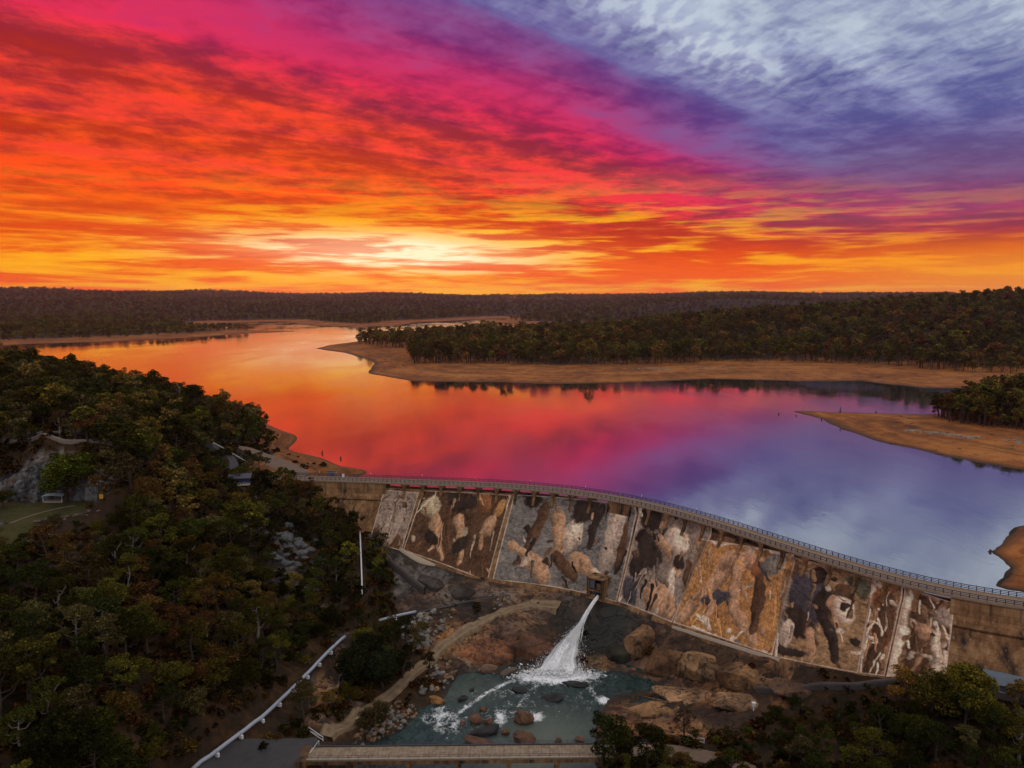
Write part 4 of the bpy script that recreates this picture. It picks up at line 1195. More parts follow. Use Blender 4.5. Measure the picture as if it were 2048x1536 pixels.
def smooth_path(P, step=1.2):
    P = np.asarray(P, float)
    s_ = np.concatenate([[0], np.cumsum(np.linalg.norm(np.diff(P[:, :2], axis=0), axis=1))])
    t = np.linspace(0, s_[-1], max(8, int(s_[-1] / step)))
    Q_ = np.stack([np.interp(t, s_, P[:, k]) for k in range(P.shape[1])], 1)
    k = 9
    pad = np.concatenate([np.repeat(Q_[:1], k // 2, 0), Q_, np.repeat(Q_[-1:], k // 2, 0)])
    S_ = np.stack([np.convolve(pad[:, c_], np.ones(k) / k, 'valid') for c_ in range(P.shape[1])], 1)
    S_[0], S_[-1] = Q_[0], Q_[-1]
    return S_
def ribbon(name, pxl, width, mat, lift_=0.22, z=None, kind='structure'):
    P_ = [np.asarray(p, float) if len(p) == 3 else ground_at(*p) for p in pxl]
    P_ = smooth_path([p for p in P_ if p is not None])
    d = np.gradient(P_[:, :2], axis=0); d /= np.linalg.norm(d, axis=1)[:, None]
    nn = np.stack([-d[:, 1], d[:, 0]], 1)
    wv = width if hasattr(width, '__len__') else [width, width]
    wl = np.interp(np.linspace(0, 1, len(P_)), np.linspace(0, 1, len(wv)), wv)
    offs = np.linspace(-0.5, 0.5, 9)
    XY = P_[:, None, :2] + nn[:, None] * (offs[None, :, None] * wl[:, None, None])
    H = hz(XY[..., 0], XY[..., 1])
    mid = H[:, 2:7].mean(1, keepdims=True)
    k = 7
    pad = np.concatenate([np.repeat(mid[:1], k // 2, 0), mid, np.repeat(mid[-1:], k // 2, 0)])
    mid = np.convolve(pad[:, 0], np.ones(k) / k, 'valid')[:, None]
    Z = np.maximum(mid + 0 * H, H) * 0.9 + mid * 0.1
    Z = np.maximum(Z, H) + lift_
    Z[:, 0] = H[:, 0] - 0.3; Z[:, -1] = H[:, -1] - 0.3
    o = grid_obj(name, np.concatenate([XY, Z[..., None]], -1), mat)
    r_ = np.exp(-((np.abs(offs) - 0.2) / 0.08) ** 2)
    color_attr(o.data, 'across', np.broadcast_to(np.stack([r_, r_, r_], -1)[None], XY.shape[:2] + (3,)).copy())
    tag(o, kind=kind)
    return o, P_
ribbon('dirt_track', [(652, 1475), (690, 1450), (740, 1417), (795, 1376), (840, 1334), (880, 1292), (940, 1252), (990, 1229), (1040, 1212), (1085, 1208), (1118, 1214)], [5, 4.5, 4.2, 4.6, 5.0, 5.5, 7.0], dirt_mat)
ribbon('asphalt_road', [(640, 1490), (600, 1500), (550, 1512), (490, 1538), (430, 1575), (380, 1620)], [7, 11, 12, 11, 10], asphalt_mat)
ribbon('lower_road', [(1296, 1502), (1360, 1502), (1430, 1514), (1500, 1540), (1560, 1580)], 6.5, tarmac_pale)
ribbon('terrace_road', [(20, 869), (70, 867), (150, 866), (220, 864), (290, 864), (330, 870)], 7.0, asphalt_mat)
ribbon('abutment_road', [(452, 887), (500, 902), (545, 920), (590, 941), (606, 953)], [7, 8, 13, 15, 8], tarmac_pale)
ribbon('lookout_road', [(424, 890), (448, 902), (466, 918), (470, 935), (462, 948)], 4.5, asphalt_mat)
ribbon('footpath', [(0, 1043), (40, 1037), (75, 1028), (110, 1017), (150, 1011)], 1.1, tarmac_pale, 0.12)

# guard rail beside the lookout road, and the kerb wall of the abutment road
def rail_fence(name, pxl, label, cat, mat, h=0.9, gap=3.0, rails=(0.55, 0.85), lift_=0.0, th=0.12):
    P_ = smooth_path([ground_at(*p) for p in pxl], gap)
    r = empty(name, tuple(P_[0])); tag(r, label, cat)
    for p in P_:
        b0 = np.array([p[0], p[1], float(hz(p[0], p[1])) - 0.2 + lift_])
        into(MB().bar(b0, b0 + np.array([0, 0, h + 0.2]), th).build('post', mat), r)
    for zr_ in rails:
        mb = MB()
        for a, b in zip(P_[:-1], P_[1:]):
            a1 = np.array([a[0], a[1], float(hz(a[0], a[1])) + zr_ + lift_]); b1 = np.array([b[0], b[1], float(hz(b[0], b[1])) + zr_ + lift_])
            mb.bar(a1, b1, 0.07, 0.16)
        into(mb.build('rail', mat), r)
    return r
rail_fence('guard_rail', [(427, 888), (452, 899), (474, 912), (492, 926)], 'pale guard rail along the bend above the lookout hut', 'guard rail', white_paint)
rail_fence('guard_rail', [(560, 911), (590, 923), (618, 935), (633, 941)], 'grey guard rail at the lake side of the tarmac by the dam end', 'guard rail', rail_mat)
rail_fence('lawn_fence', [(2, 1000), (24, 999), (46, 999), (70, 999)], 'low white post fence on the lawn under the quarry face', 'fence', white_paint, 0.8, 4.0, (0.7,))

# stone parapet round the quarry top
dark_conc = simple('dark_concrete', (0.075, 0.065, 0.06), 0.9, 0.45, 0.5)
stone_mat = simple('dry_stone', (0.20, 0.17, 0.15), 0.95, 0.55, 1.6)
def draped_wall(name, pxl, h, th, mat, label, cat, z_in=0.6, step=1.0, rough=0.25):
    P_ = smooth_path([np.asarray(p, float) if len(p) == 3 else ground_at(*p) for p in pxl], step)
    d = np.gradient(P_[:, :2], axis=0); d /= np.linalg.norm(d, axis=1)[:, None]
    nn = np.stack([-d[:, 1], d[:, 0]], 1)
    V = []
    for i, p in enumerate(P_):
        g = float(hz(p[0], p[1])); t2 = th / 2
        hh = h + rough * (random.random() - 0.5)
        j = lambda: rough * 0.5 * (random.random() - 0.5)
        ring = [(-t2, g - z_in), (-t2 + j(), g + hh * 0.5), (-t2 * 0.9, g + hh), (t2 * 0.9, g + hh + j()), (t2 + j(), g + hh * 0.5), (t2, g - z_in)]
        V.append([(p[0] + nn[i, 0] * o, p[1] + nn[i, 1] * o, z) for o, z in ring])
    o = grid_obj(name, np.array(V), mat, smooth=False)
    tag(o, label, cat)
    return o
draped_wall('stone_wall', [(-60, 889), (0, 885), (60, 883), (110, 884), (160, 887), (232, 893)], 1.3, 0.8, stone_mat, 'low grey stone parapet along the top of the quarry face', 'wall')
draped_wall('stone_wall', [(233, 893), (240, 905), (246, 925), (249, 945)], 1.1, 0.8, stone_mat, 'stone parapet running down the slope beside the quarry', 'wall')
draped_wall('retaining_wall', [(738, 1083), (760, 1108), (785, 1138), (815, 1163), (850, 1190)], 3.2, 1.0, dark_conc, 'dark concrete retaining wall slanting down from the left end of the painted face', 'wall', 2.0, 1.0, 0.05)
draped_wall('training_wall', [(1512, 1382), (1600, 1383), (1700, 1378), (1800, 1368)], 1.6, 0.9, dark_conc, 'low dark concrete wall below the dam foot on the right bank', 'wall', 1.5, 1.0, 0.05)

# quarry face: blocky rock columns
qpx = [(-240, 1008), (-120, 1006), (0, 1003), (60, 1003), (130, 998), (200, 1000), (226, 1010)]
ql = smooth_path([[*at(a, b, 14.2)[:2], 0] for a, b in qpx], 0.6)
d = np.gradient(ql[:, :2], axis=0); d /= np.linalg.norm(d, axis=1)[:, None]
nn = np.stack([-d[:, 1], d[:, 0]], 1)             # away from the camera
if nn[:, 1].mean() < 0:
    nn = -nn
nz = 34
sl = np.arange(len(ql)) * 0.6
SS, TT = np.meshgrid(sl, np.linspace(0, 1, nz), indexing='ij')
topz = np.array([float(hz(p[0] + n_[0] * 3.4, p[1] + n_[1] * 3.4)) for p, n_ in zip(ql, nn)])
ZZ = 13.4 + (topz[:, None] + 0.3 - 13.4) * TT
ch_, cb_ = worley(SS / 3.1 + 0.3 * fbm(SS / 4, ZZ / 4, 3, 71), ZZ / 6.5, 5)
c2_, b2_ = worley(SS / 1.2, ZZ / 1.6, 15)
outw = 1.6 * ch_ * sstep(cb_, 0, 0.12) + 0.5 * c2_ + 0.9 * fbm(SS / 7, ZZ / 9, 4, 75) - 1.6 * TT
PX_ = ql[:, None, 0] - nn[:, None, 0] * outw; PY_ = ql[:, None, 1] - nn[:, None, 1] * outw
cliff_mat, n = mat_new('quarry_rock')
pos = n.new('ShaderNodeNewGeometry').outputs['Position']
sv = n.noise(n.vm('MULTIPLY', pos, (1, 1, 0.10)), 0.35, 5, 0.65)
sb = n.noise(pos, 0.7, 6, 0.65)
ck = n.ramp(n.add(n.mul(sv, 0.6), n.mul(sb, 0.4)), [(0.34, (0.010, 0.010, 0.011)), (0.46, (0.055, 0.056, 0.060)), (0.56, (0.16, 0.165, 0.17)), (0.68, (0.30, 0.30, 0.29))])
ck = n.mix(n.smooth(n.noise(pos, 0.25, 4, 0.6), 0.55, 0.7), ck, (0.12, 0.07, 0.035, 1))
principled(n, ck, 0.9, sb, 0.6, 0.3)
qf = grid_obj('quarry_face', np.stack([PX_, PY_, ZZ], -1), cliff_mat, smooth=False)
tag(qf, 'grey and black streaked rock face of the old quarry above the lawn', 'rock face')

# ------------------------------------------------------------------ footbridge road bridge over the river
bl_, br_ = at(618, 1507, BRIDGE_Z), at(1305, 1500, BRIDGE_Z)
bdir = (br_ - bl_)[:2]; BL = np.linalg.norm(bdir); bdir /= BL
bn = np.array([bdir[1], -bdir[0]])           # towards the camera
bridge = empty('river_bridge', tuple(bl_)); tag(bridge, 'low concrete road bridge with thin railings crossing the river at the bottom', 'bridge')
def bp_(t, o, z): return np.array([*(bl_[:2] + bdir * t + bn * o), BRIDGE_Z + z])
D3, O3 = np.array([*bdir, 0]), np.array([*bn, 0])
bdeck_mat, n = mat_new('bridge_deck')
tc = n.new('ShaderNodeTexCoord').outputs['Object']
bx_ = n.sep(tc)[0]
pl = n.m('FRACT', n.div(bx_, 1.1))
plm = n.mul(n.smooth(pl, 0, 0.08), n.smooth(pl, 1, 0.92))
bnz = n.noise(tc, 0.8, 5, 0.6)
bc = n.ramp(bnz, [(0.3, (0.16, 0.12, 0.08)), (0.7, (0.32, 0.25, 0.18))])
bc = n.mix(n.mul(n.sub(1.0, plm), 0.5), bc, (0.05, 0.04, 0.03, 1))
principled(n, bc, 0.9, plm, 0.4, 0.05)
npan = 30
for i in range(npan):
    into(MB().frame(bp_(BL * (i + 0.5) / npan, 0, -0.2), D3 * (BL / npan / 2 - 0.02), O3 * 2.9, Z3 * 0.2).build('deck_panel', bdeck_mat), bridge)
for o, zt in ((-2.75, 0.16), (2.75, 0.16)):
    into(MB().frame(bp_(BL / 2, o, zt), D3 * BL / 2, O3 * 0.18, Z3 * 0.14).build('kerb', dark_steel if o < 0 else pale_conc), bridge)
into(MB().frame(bp_(BL / 2, 2.3, -1.0), D3 * BL / 2, O3 * 0.25, Z3 * 0.6).build('girder', conc_mat), bridge)
into(MB().frame(bp_(BL / 2, -2.3, -1.0), D3 * BL / 2, O3 * 0.25, Z3 * 0.6).build('girder', conc_mat), bridge)
for t in (0.12, 0.29, 0.435, 0.58, 0.72, 0.86):
    pb = bp_(BL * t, 0, 0)
    pr_ = MB()
    pr_.frame(bp_(BL * t, 0, -1.85), D3 * 0.6, O3 * 2.8, Z3 * 0.25)
    pr_.frame(bp_(BL * t, 0, -5.9), D3 * 0.42, O3 * 2.3, Z3 * 3.8)
    into(pr_.build('pier', conc_mat), bridge)
for o in (-2.8, 2.8):
    for t in np.arange(0.5, BL, 2.6):
        into(MB().bar(bp_(t, o, 0.2), bp_(t, o, 1.25), 0.07).build('post', rail_mat), bridge)
    for zr_ in (0.75, 1.22):
        into(MB().bar(bp_(0.3, o, zr_), bp_(BL - 0.3, o, zr_), 0.05, 0.06).build('rail', rail_mat), bridge)
into(MB().frame(bp_(-1.2, 0, -2.0), D3 * 1.2, O3 * 3.4, Z3 * 2.0).build('abutment', conc_mat), bridge)
into(MB().frame(bp_(BL + 1.2, 0, -2.0), D3 * 1.2, O3 * 3.4, Z3 * 2.0).build('abutment', conc_mat), bridge)

# white swing gates
def gate(name, a, b, label, h=1.3):
    a, b = np.asarray(a, float), np.asarray(b, float)
    g = empty(name, tuple(a)); tag(g, label, 'gate')
    for p in (a, b):
        into(MB().bar(p - np.array([0, 0, 0.4]), p + np.array([0, 0, h]), 0.16).build('post', white_paint), g)
    for zz in (0.25, h - 0.1):
        into(MB().bar(a + np.array([0, 0, zz]), b + np.array([0, 0, zz]), 0.10, 0.14).build('rail', white_paint), g)
    into(MB().bar(a + np.array([0, 0, 0.3]), b + np.array([0, 0, h - 0.15]), 0.07, 0.10).build('brace', white_paint), g)
gate('road_gate', ground_at(618, 1463), ground_at(646, 1482), 'white boom gate across the dirt track by the bridge')
gate('road_gate', ground_at(638, 1492), ground_at(620, 1516), 'white gate frame at the near left end of the bridge', 1.6)
gate('road_gate', ground_at(1377, 1478), ground_at(1408, 1487), 'small white gate among the bushes right of the bridge', 1.5)
wp = ground_at(1507, 1421)
gp_ = empty('gauge_post', tuple(wp)); tag(gp_, 'small white gauging box on a post on the right river bank', 'gauge box')
into(MB().box(wp + np.array([0, 0, 0.7]), (0.3, 0.3, 1.6)).build('post', white_paint), gp_)
into(MB().box(wp + np.array([0, 0, 1.9]), (0.9, 0.7, 0.9)).build('box', white_paint), gp_)
into(MB().box(wp + np.array([0, 0, 2.42]), (1.1, 0.9, 0.12)).build('lid', white_paint), gp_)

# ------------------------------------------------------------------ the pipeline
pipe_mat = simple('pipe_paint', (0.32, 0.36, 0.44), 0.45, 0.15, 0.6, 0.5)
def pipeline(name, pxl, rad, lift_, label, saddle_gap=0, mat=pipe_mat):
    P_ = smooth_path([ground_at(*p) for p in pxl], 2.0)
    zz = np.array([float(hz(p[0], p[1])) for p in P_])
    k = 15
    pad = np.concatenate([np.full(k // 2, zz[0]), zz, np.full(k // 2, zz[-1])])
    zs = np.convolve(pad, np.ones(k) / k, 'valid')
    zs = np.maximum(zs, zz - lift_ * 0.4) + lift_
    P_[:, 2] = zs
    r = empty(name, tuple(P_[0])); tag(r, label, 'pipeline')
    into(MB().tube(P_, rad, 14).build('pipe', mat, smooth=True), r)
    acc = 0
    for i in range(1, len(P_) - 1):
        acc += np.linalg.norm(P_[i] - P_[i - 1])
        d = P_[i + 1] - P_[i - 1]; d /= np.linalg.norm(d)
        if saddle_gap and acc > saddle_gap:
            acc = 0
            sx = np.cross(d, Z3); sx /= np.linalg.norm(sx)
            into(MB().frame(P_[i] - Z3 * (rad + 0.25), d * 0.28, sx * (rad * 1.9), Z3 * 0.5).build('saddle', white_paint), r)
            into(MB().tube([P_[i] - d * 0.16, P_[i] + d * 0.16], rad * 1.14, 14).build('collar', mat), r)
    return r
pipeline('water_pipeline', [(380, 1552), (400, 1536), (440, 1505), (480, 1475), (520, 1447), (540, 1431), (552, 1418), (580, 1390), (610, 1359), (640, 1327), (665, 1302), (690, 1278)], 0.52, 1.15, 'large pale blue pipeline on white saddles running down the left bank', 7.0)
pipeline('water_pipeline', [(758, 1244), (775, 1239), (800, 1234), (832, 1228)], 0.5, 0.9, 'short white length of pipe above the rocks left of the dirt track', 5.0)
pipeline('conduit', [(832, 1228), (880, 1219), (940, 1207), (990, 1196)], 0.35, 0.5, 'thin dark conduit along the rock ledge below the dam', 0, dark_steel)
pipeline('slope_pipe', [(720, 1066), (721, 1090), (722, 1115), (723, 1140), (724, 1170), (724, 1200)], 0.28, 0.7, 'thin white pipe running straight down the bush slope left of the dam', 0, white_paint)

# ------------------------------------------------------------------ small buildings
roof_blue = simple('blue_roof', (0.10, 0.13, 0.17), 0.6, 0.25, 0.6)
wall_dark = simple('painted_wall', (0.16, 0.13, 0.11), 0.85, 0.25, 0.8)
blue_wall = simple('blue_wall', (0.03, 0.05, 0.14), 0.8, 0.25, 0.8)
def gable(name, c, sx, sy, h, rise, rz, wm, rm, label, cat='building', over=0.5, door=True):
    c = np.asarray(c, float)
    r = empty(name, tuple(c), rz); tag(r, label, cat)
    wl_ = MB().box((0, 0, h / 2 - 0.5), (sx, sy, h + 1)).build('wall', wm, r)
    t = 0.14
    for sgn in (-1, 1):
        y0, y1 = sgn * (sy / 2 + over), 0.0
        zl, zh = h - over * rise / (sy / 2), h + rise
        X = sx / 2 + over
        v_ = [(-X, y0, zl), (X, y0, zl), (X, y1, zh), (-X, y1, zh), (-X, y0, zl + t), (X, y0, zl + t), (X, y1, zh + t), (-X, y1, zh + t)]
        mesh_obj('roof', v_, [(3, 2, 1, 0), (4, 5, 6, 7), (0, 1, 5, 4), (1, 2, 6, 5), (2, 3, 7, 6), (3, 0, 4, 7)], rm, r)
    for sgn in (-1, 1):
        mesh_obj('gable', [(sgn * (sx / 2 - 0.02), -sy / 2, h), (sgn * (sx / 2 - 0.02), sy / 2, h), (sgn * (sx / 2 - 0.02), 0, h + rise)], [(0, 1, 2)], wm, r)
    if door:
        dr = MB().box((sx * 0.2, -sy / 2 - 0.03, 1.05), (1.0, 0.08, 2.1)).build('door', blue_wall, r)
        MB().box((sx * 0.2 + 0.35, -sy / 2 - 0.1, 1.05), (0.08, 0.08, 0.12)).build('handle', white_paint, dr)
        wo = MB().box((-sx * 0.22, -sy / 2 - 0.03, 1.5), (1.4, 0.08, 1.0)).build('window', glass_mat, r)
        MB().box((-sx * 0.22, -sy / 2 - 0.1, 0.95), (1.6, 0.12, 0.1)).build('sill', white_paint, wo)
    return r
pb = ground_at(2003, 1378)
gable('pump_house', pb + np.array([2.0, -2.0, 0]), 13.0, 6.0, 3.0, 1.6, math.radians(-30), wall_dark, roof_blue, 'low pump house with blue metal roof at the foot of the dam on the right')
lk = ground_at(482, 968)
lh = gable('lookout_hut', lk + np.array([0, 0, 0.5]), 7.5, 4.6, 3.0, 1.0, math.radians(10), blue_wall, simple('dark_roof', (0.06, 0.06, 0.08), 0.7), 'lookout hut with dark roof and blue wall among trees left of the dam', over=1.0)
MB().box((0, -3.4, 0.0), (8.6, 2.4, 0.2)).build('balcony', pale_conc, lh)
rl = MB()
rl.bar((-4.2, -4.5, 1.0), (4.2, -4.5, 1.0), 0.08)
for x_ in np.linspace(-4.2, 4.2, 8):
    rl.bar((x_, -4.5, 0.1), (x_, -4.5, 1.0), 0.06)
rl.build('balcony_rail', white_paint, lh)
for x_ in (-3.8, 3.8):
    MB().bar((x_, -4.3, -5), (x_, -4.3, 0), 0.25).build('stilt', wall_dark, lh)

# stage canopy on the lawn
sg = ground_at(110, 1003)
st_ = empty('stage_shelter', tuple(sg)); tag(st_, 'small open shelter with pale blue curved roof on the quarry lawn', 'shelter')
V = []
for x_ in np.linspace(-3.6, 3.6, 9):
    V.append([(sg[0] + x_, sg[1] + y_, sg[2] + 2.3 + 0.35 * math.cos(x_ / 3.6 * 1.4) + 0.10 * y_) for y_ in (-1.6, -1.5, 0, 1.6)])
rf = into(grid_obj('roof', np.array(V), simple('pale_blue_sheet', (0.30, 0.40, 0.46), 0.5, 0.15)), st_)
rf.modifiers.new('thick', 'SOLIDIFY').thickness = 0.12
for x_ in (-3.3, 3.3):
    for y_ in (-1.3, 1.3):
        b0 = sg + np.array([x_, y_, -0.3])
        into(MB().bar(b0, b0 + np.array([0, 0, 2.7]), 0.14).build('post', white_paint), st_)
into(MB().box(sg + np.array([0, 0, 0.1]), (6.6, 3.0, 0.4)).build('platform', pale_conc), st_)
yb = ground_at(203, 1003)
yo = empty('sign_board', tuple(yb)); tag(yo, 'yellow sign board on two legs beside the quarry lawn', 'sign')
into(MB().box(yb + np.array([0, 0, 1.7]), (1.3, 0.12, 1.5)).build('board', simple('yellow_paint', (0.55, 0.33, 0.03), 0.6)), yo)
for x_ in (-0.45, 0.45):
    into(MB().box(yb + np.array([x_, 0.12, 0.8]), (0.1, 0.1, 2.2)).build('leg', dark_steel), yo)

# kiosk and cabinet at the left end of the crest
def crest(s_, o, z): return dam_pt(np.array([s_]), np.array([o]), np.array([z]))[0]
sk = s_of(652)
ko = empty('crest_kiosk', tuple(crest(sk, -7.9, 4.9))); tag(ko, 'small grey control kiosk on the left end of the dam crest', 'kiosk')
rz_ = math.atan2(DT[int(sk * 2), 1], DT[int(sk * 2), 0])
into(MB().box(crest(sk, -7.9, 6.0), (3.6, 1.8, 2.4), rz_).build('wall', simple('grey_cladding', (0.22, 0.22, 0.27), 0.7)), ko)
into(MB().box(crest(sk, -7.9, 7.28), (4.2, 2.4, 0.16), rz_).build('roof', dark_steel), ko)
into(MB().box(crest(sk, -7.3, 4.55), (4.4, 3.4, 0.5), rz_).build('platform', conc_mat), ko)
sk2 = s_of(677)
kc = empty('crest_cabinet', tuple(crest(sk2, -6.1, 4.85))); tag(kc, 'white electrical cabinet beside the railing at the left end of the crest', 'cabinet')
into(MB().box(crest(sk2, -6.1, 5.75), (1.0, 0.5, 1.7), rz_).build('body', white_paint), kc)
into(MB().box(crest(sk2, -6.1, 6.64), (1.1, 0.6, 0.08), rz_).build('cap', dark_steel), kc)
# door at the foot of the right end of the dam
s_d, z_d = face_at(1916, 1340)
into(MB().box(dam_pt(np.array([s_d]), np.array([face_off(z_d) + 0.0]), np.array([z_d]))[0], (2.2, 2.2, 2.8), math.atan2(DT[int(s_d * 2), 1], DT[int(s_d * 2), 0])).build('access_door', dark_steel), dam)
# ------------------------------------------------------------------ rocks
rock_mat, n = mat_new('boulder_rock')
tc = n.new('ShaderNodeTexCoord').outputs['Object']
oi = n.new('ShaderNodeObjectInfo')
rn = n.noise(n.vm('ADD', tc, n.vm('SCALE', n.xyz(oi.outputs['Random'], oi.outputs['Random'], 0), 40)), 1.1, 6, 0.65)
rc = n.mix(1.0, oi.outputs['Color'], n.ramp(rn, [(0.28, (0.25, 0.25, 0.25)), (0.5, (0.85, 0.85, 0.85)), (0.72, (1.5, 1.45, 1.4))]), 'MULTIPLY')
principled(n, rc, 0.85, rn, 0.6, 0.25)

def rock_mesh(name, seed, sub=2, sharp=0.45):
    r = random.Random(seed)
    bm = bmesh.new()
    bmesh.ops.create_icosphere(bm, subdivisions=sub, radius=1.0)
    planes = [(Vector((r.gauss(0, 1), r.gauss(0, 1), r.gauss(0, 0.8))).normalized(), r.uniform(0.55, 0.92)) for _ in range(9)]
    for v in bm.verts:
        for nrm, dd in planes:
            k = v.co.dot(nrm)
            if k > dd:
                v.co -= nrm * (k - dd) * (0.65 + sharp * 0.7)
        v.co *= 1 + 0.10 * (r.random() - 0.5)
    me = bpy.data.meshes.new(name)
    bm.to_mesh(me); bm.free()
    me.materials.append(rock_mat)
    return me
ROCK = [rock_mesh('boulder', 100 + i, 3 if i < 5 else 2) for i in range(10)]
def rock(name, p, sx, sy, sz, rz, color, label, cat, group=None, k=0, sink=0.25):
    o = link(bpy.data.objects.new(name, ROCK[k % len(ROCK)]))
    o.location = (p[0], p[1], p[2] + sz * (0.5 - sink))
    o.scale = (sx / 2, sy / 2, sz / 2)
    o.rotation_euler = (random.uniform(-0.2, 0.2), random.uniform(-0.2, 0.2), rz)
    o.color = (*color, 1)
    return tag(o, label, cat, group)
DARK, BRN, ORG, GRY = (0.030, 0.030, 0.032), (0.135, 0.070, 0.042), (0.26, 0.13, 0.045), (0.16, 0.155, 0.15)
for i, (px, py, sx, sy, sz, c_, lab) in enumerate([
    (1046, 1441, 6.8, 5.2, 4.2, BRN, 'blocky reddish brown boulder in mid river trailing white foam'),
    (950, 1442, 5.0, 4.2, 3.4, BRN, 'angular brown boulder at the left of the rapids'),
    (967, 1421, 2.8, 2.4, 1.6, BRN, 'small round brown boulder upstream of the rapids'),
    (976, 1446, 3.8, 3.0, 2.6, BRN, 'brown boulder wedged behind the long dark slab in the river'),
    (970, 1467, 12.5, 4.2, 2.8, DARK, 'long dark wet slab of rock in the river above the bridge'),
    (962, 1487, 13.0, 4.4, 1.7, BRN, 'long flat brown rock ledge just upstream of the bridge'),
    (1045, 1484, 8.2, 5.0, 4.4, BRN, 'domed brown boulder close to the bridge in mid river'),
    (1010, 1467, 3.0, 2.4, 2.0, BRN, 'small brown boulder between the dark slab and the domed boulder'),
    (1116, 1486, 2.4, 2.2, 2.6, BRN, 'small upright brown boulder by the bridge right of the domed boulder'),
    (1160, 1482, 3.4, 2.4, 1.6, BRN, 'low reddish boulder at the right river edge by the bridge'),
    (1040, 1380, 7.0, 4.2, 1.0, DARK, 'flat dark rock awash below the foot of the water jet'),
    (1104, 1396, 8.0, 5.0, 1.7, DARK, 'large dark pointed rock in the pool below the water jet'),
    (1150, 1370, 10.0, 3.0, 1.6, DARK, 'long dark rock at the right foot of the water jet'),
    (943, 1381, 2.2, 1.8, 1.1, DARK, 'small dark rock in the pool left of the drifting foam'),
    (873, 1404, 7.0, 4.0, 2.4, ORG, 'orange lichened boulder on the left river bank'),
    (925, 1399, 4.2, 2.6, 2.0, DARK, 'dark jagged rock at the left edge of the pool'),
    (925, 1449, 2.2, 1.8, 1.5, BRN, 'small brown stone beside the white rapids'),
    (892, 1352, 5.4, 4.0, 2.4, BRN, 'brown rounded boulder at the upper left edge of the pool'),
    (975, 1340, 8.5, 4.0, 2.6, (0.16, 0.10, 0.065), 'smooth tan rock along the back edge of the pool'),
    (1018, 1346, 7.5, 3.2, 2.0, (0.11, 0.085, 0.07), 'low grey brown rock along the back edge of the pool near the jet'),
    (1225, 1470, 6.0, 4.0, 3.0, (0.20, 0.12, 0.07), 'tan boulder on the right bank behind the riverside tree'),
    (1262, 1455, 5.0, 3.6, 2.4, (0.22, 0.14, 0.08), 'pale tan slab on the right bank near the dark shaded pool'),
]):
    rock('river_boulder', at(px, py, RIVER_Z), sx, sy, sz, random.uniform(-0.5, 0.5), c_, lab, 'boulder', 'boulders in the river', i, 0.30)
# the big smooth slabs of the gorge
slab_mat, n = mat_new('granite_slab')
oi = n.new('ShaderNodeObjectInfo')
pos = n.new('ShaderNodeNewGeometry').outputs['Position']
wp_ = n.vm('ADD', pos, n.vm('SCALE', n.noise(pos, 0.08, 3, 0.5, 0, True), 10.0))
sa_ = n.noise(n.vm('MULTIPLY', wp_, (1, 1, 0.35)), 0.16, 5, 0.6)
sb_ = n.noise(n.vm('MULTIPLY', wp_, (1.2, 1.2, 0.12)), 0.7, 5, 0.6)
sc_ = n.mix(1.0, oi.outputs['Color'], n.ramp(sa_, [(0.32, (0.30, 0.27, 0.25)), (0.48, (0.95, 0.92, 0.9)), (0.66, (1.75, 1.7, 1.6))]), 'MULTIPLY')
sc_ = n.mix(n.mul(n.smooth(sb_, 0.50, 0.64), 0.8), sc_, (0.022, 0.018, 0.016, 1))
lines = n.smooth(n.m('ABSOLUTE', n.sub(n.noise(n.vm('MULTIPLY', wp_, (0.6, 1, 2.0)), 0.13, 3, 0.5), 0.5)), 0.0, 0.014)
sc_ = n.mix(n.mul(n.sub(1.0, lines), 0.8), sc_, (0.012, 0.010, 0.009, 1))
principled(n, sc_, 0.8, n.add(n.mul(lines, 0.8), n.mul(sa_, 0.6)), 0.6, 0.5)
def slab_mesh(seed):
    r = random.Random(seed)
    bm = bmesh.new()
    for _ in range(26):
        v = Vector((r.uniform(-1, 1), r.uniform(-1, 1), r.uniform(-1, 1)))
        k = max(abs(v.x), abs(v.y), abs(v.z))
        v = v / k * r.uniform(0.82, 1.0)
        v.x *= 1 - 0.25 * max(0, v.z); v.y *= 1 - 0.3 * max(0, v.z)
        bm.verts.new(v)
    res = bmesh.ops.convex_hull(bm, input=bm.verts)
    bmesh.ops.delete(bm, geom=[v for v in bm.verts if not v.link_faces], context='VERTS')
    bmesh.ops.dissolve_limit(bm, angle_limit=0.20, verts=bm.verts, edges=bm.edges)
    bmesh.ops.bevel(bm, geom=list(bm.edges), offset=0.07, segments=2, affect='EDGES', profile=0.6)
    bmesh.ops.triangulate(bm, faces=bm.faces)
    bmesh.ops.subdivide_edges(bm, edges=[e for e in bm.edges if e.calc_length() > 0.35], cuts=1)
    for v in bm.verts:
        q_ = v.co
        v.co += v.normal * 0.16 * float(fbm(np.array(q_.x * 2.2 + q_.z + seed), np.array(q_.y * 2.2 - q_.z), 3, seed % 50))
    me = bpy.data.meshes.new('slab')
    bm.to_mesh(me); bm.free()
    me.materials.append(slab_mat)
    return me
SLABS = [slab_mesh(700 + i) for i in range(6)]
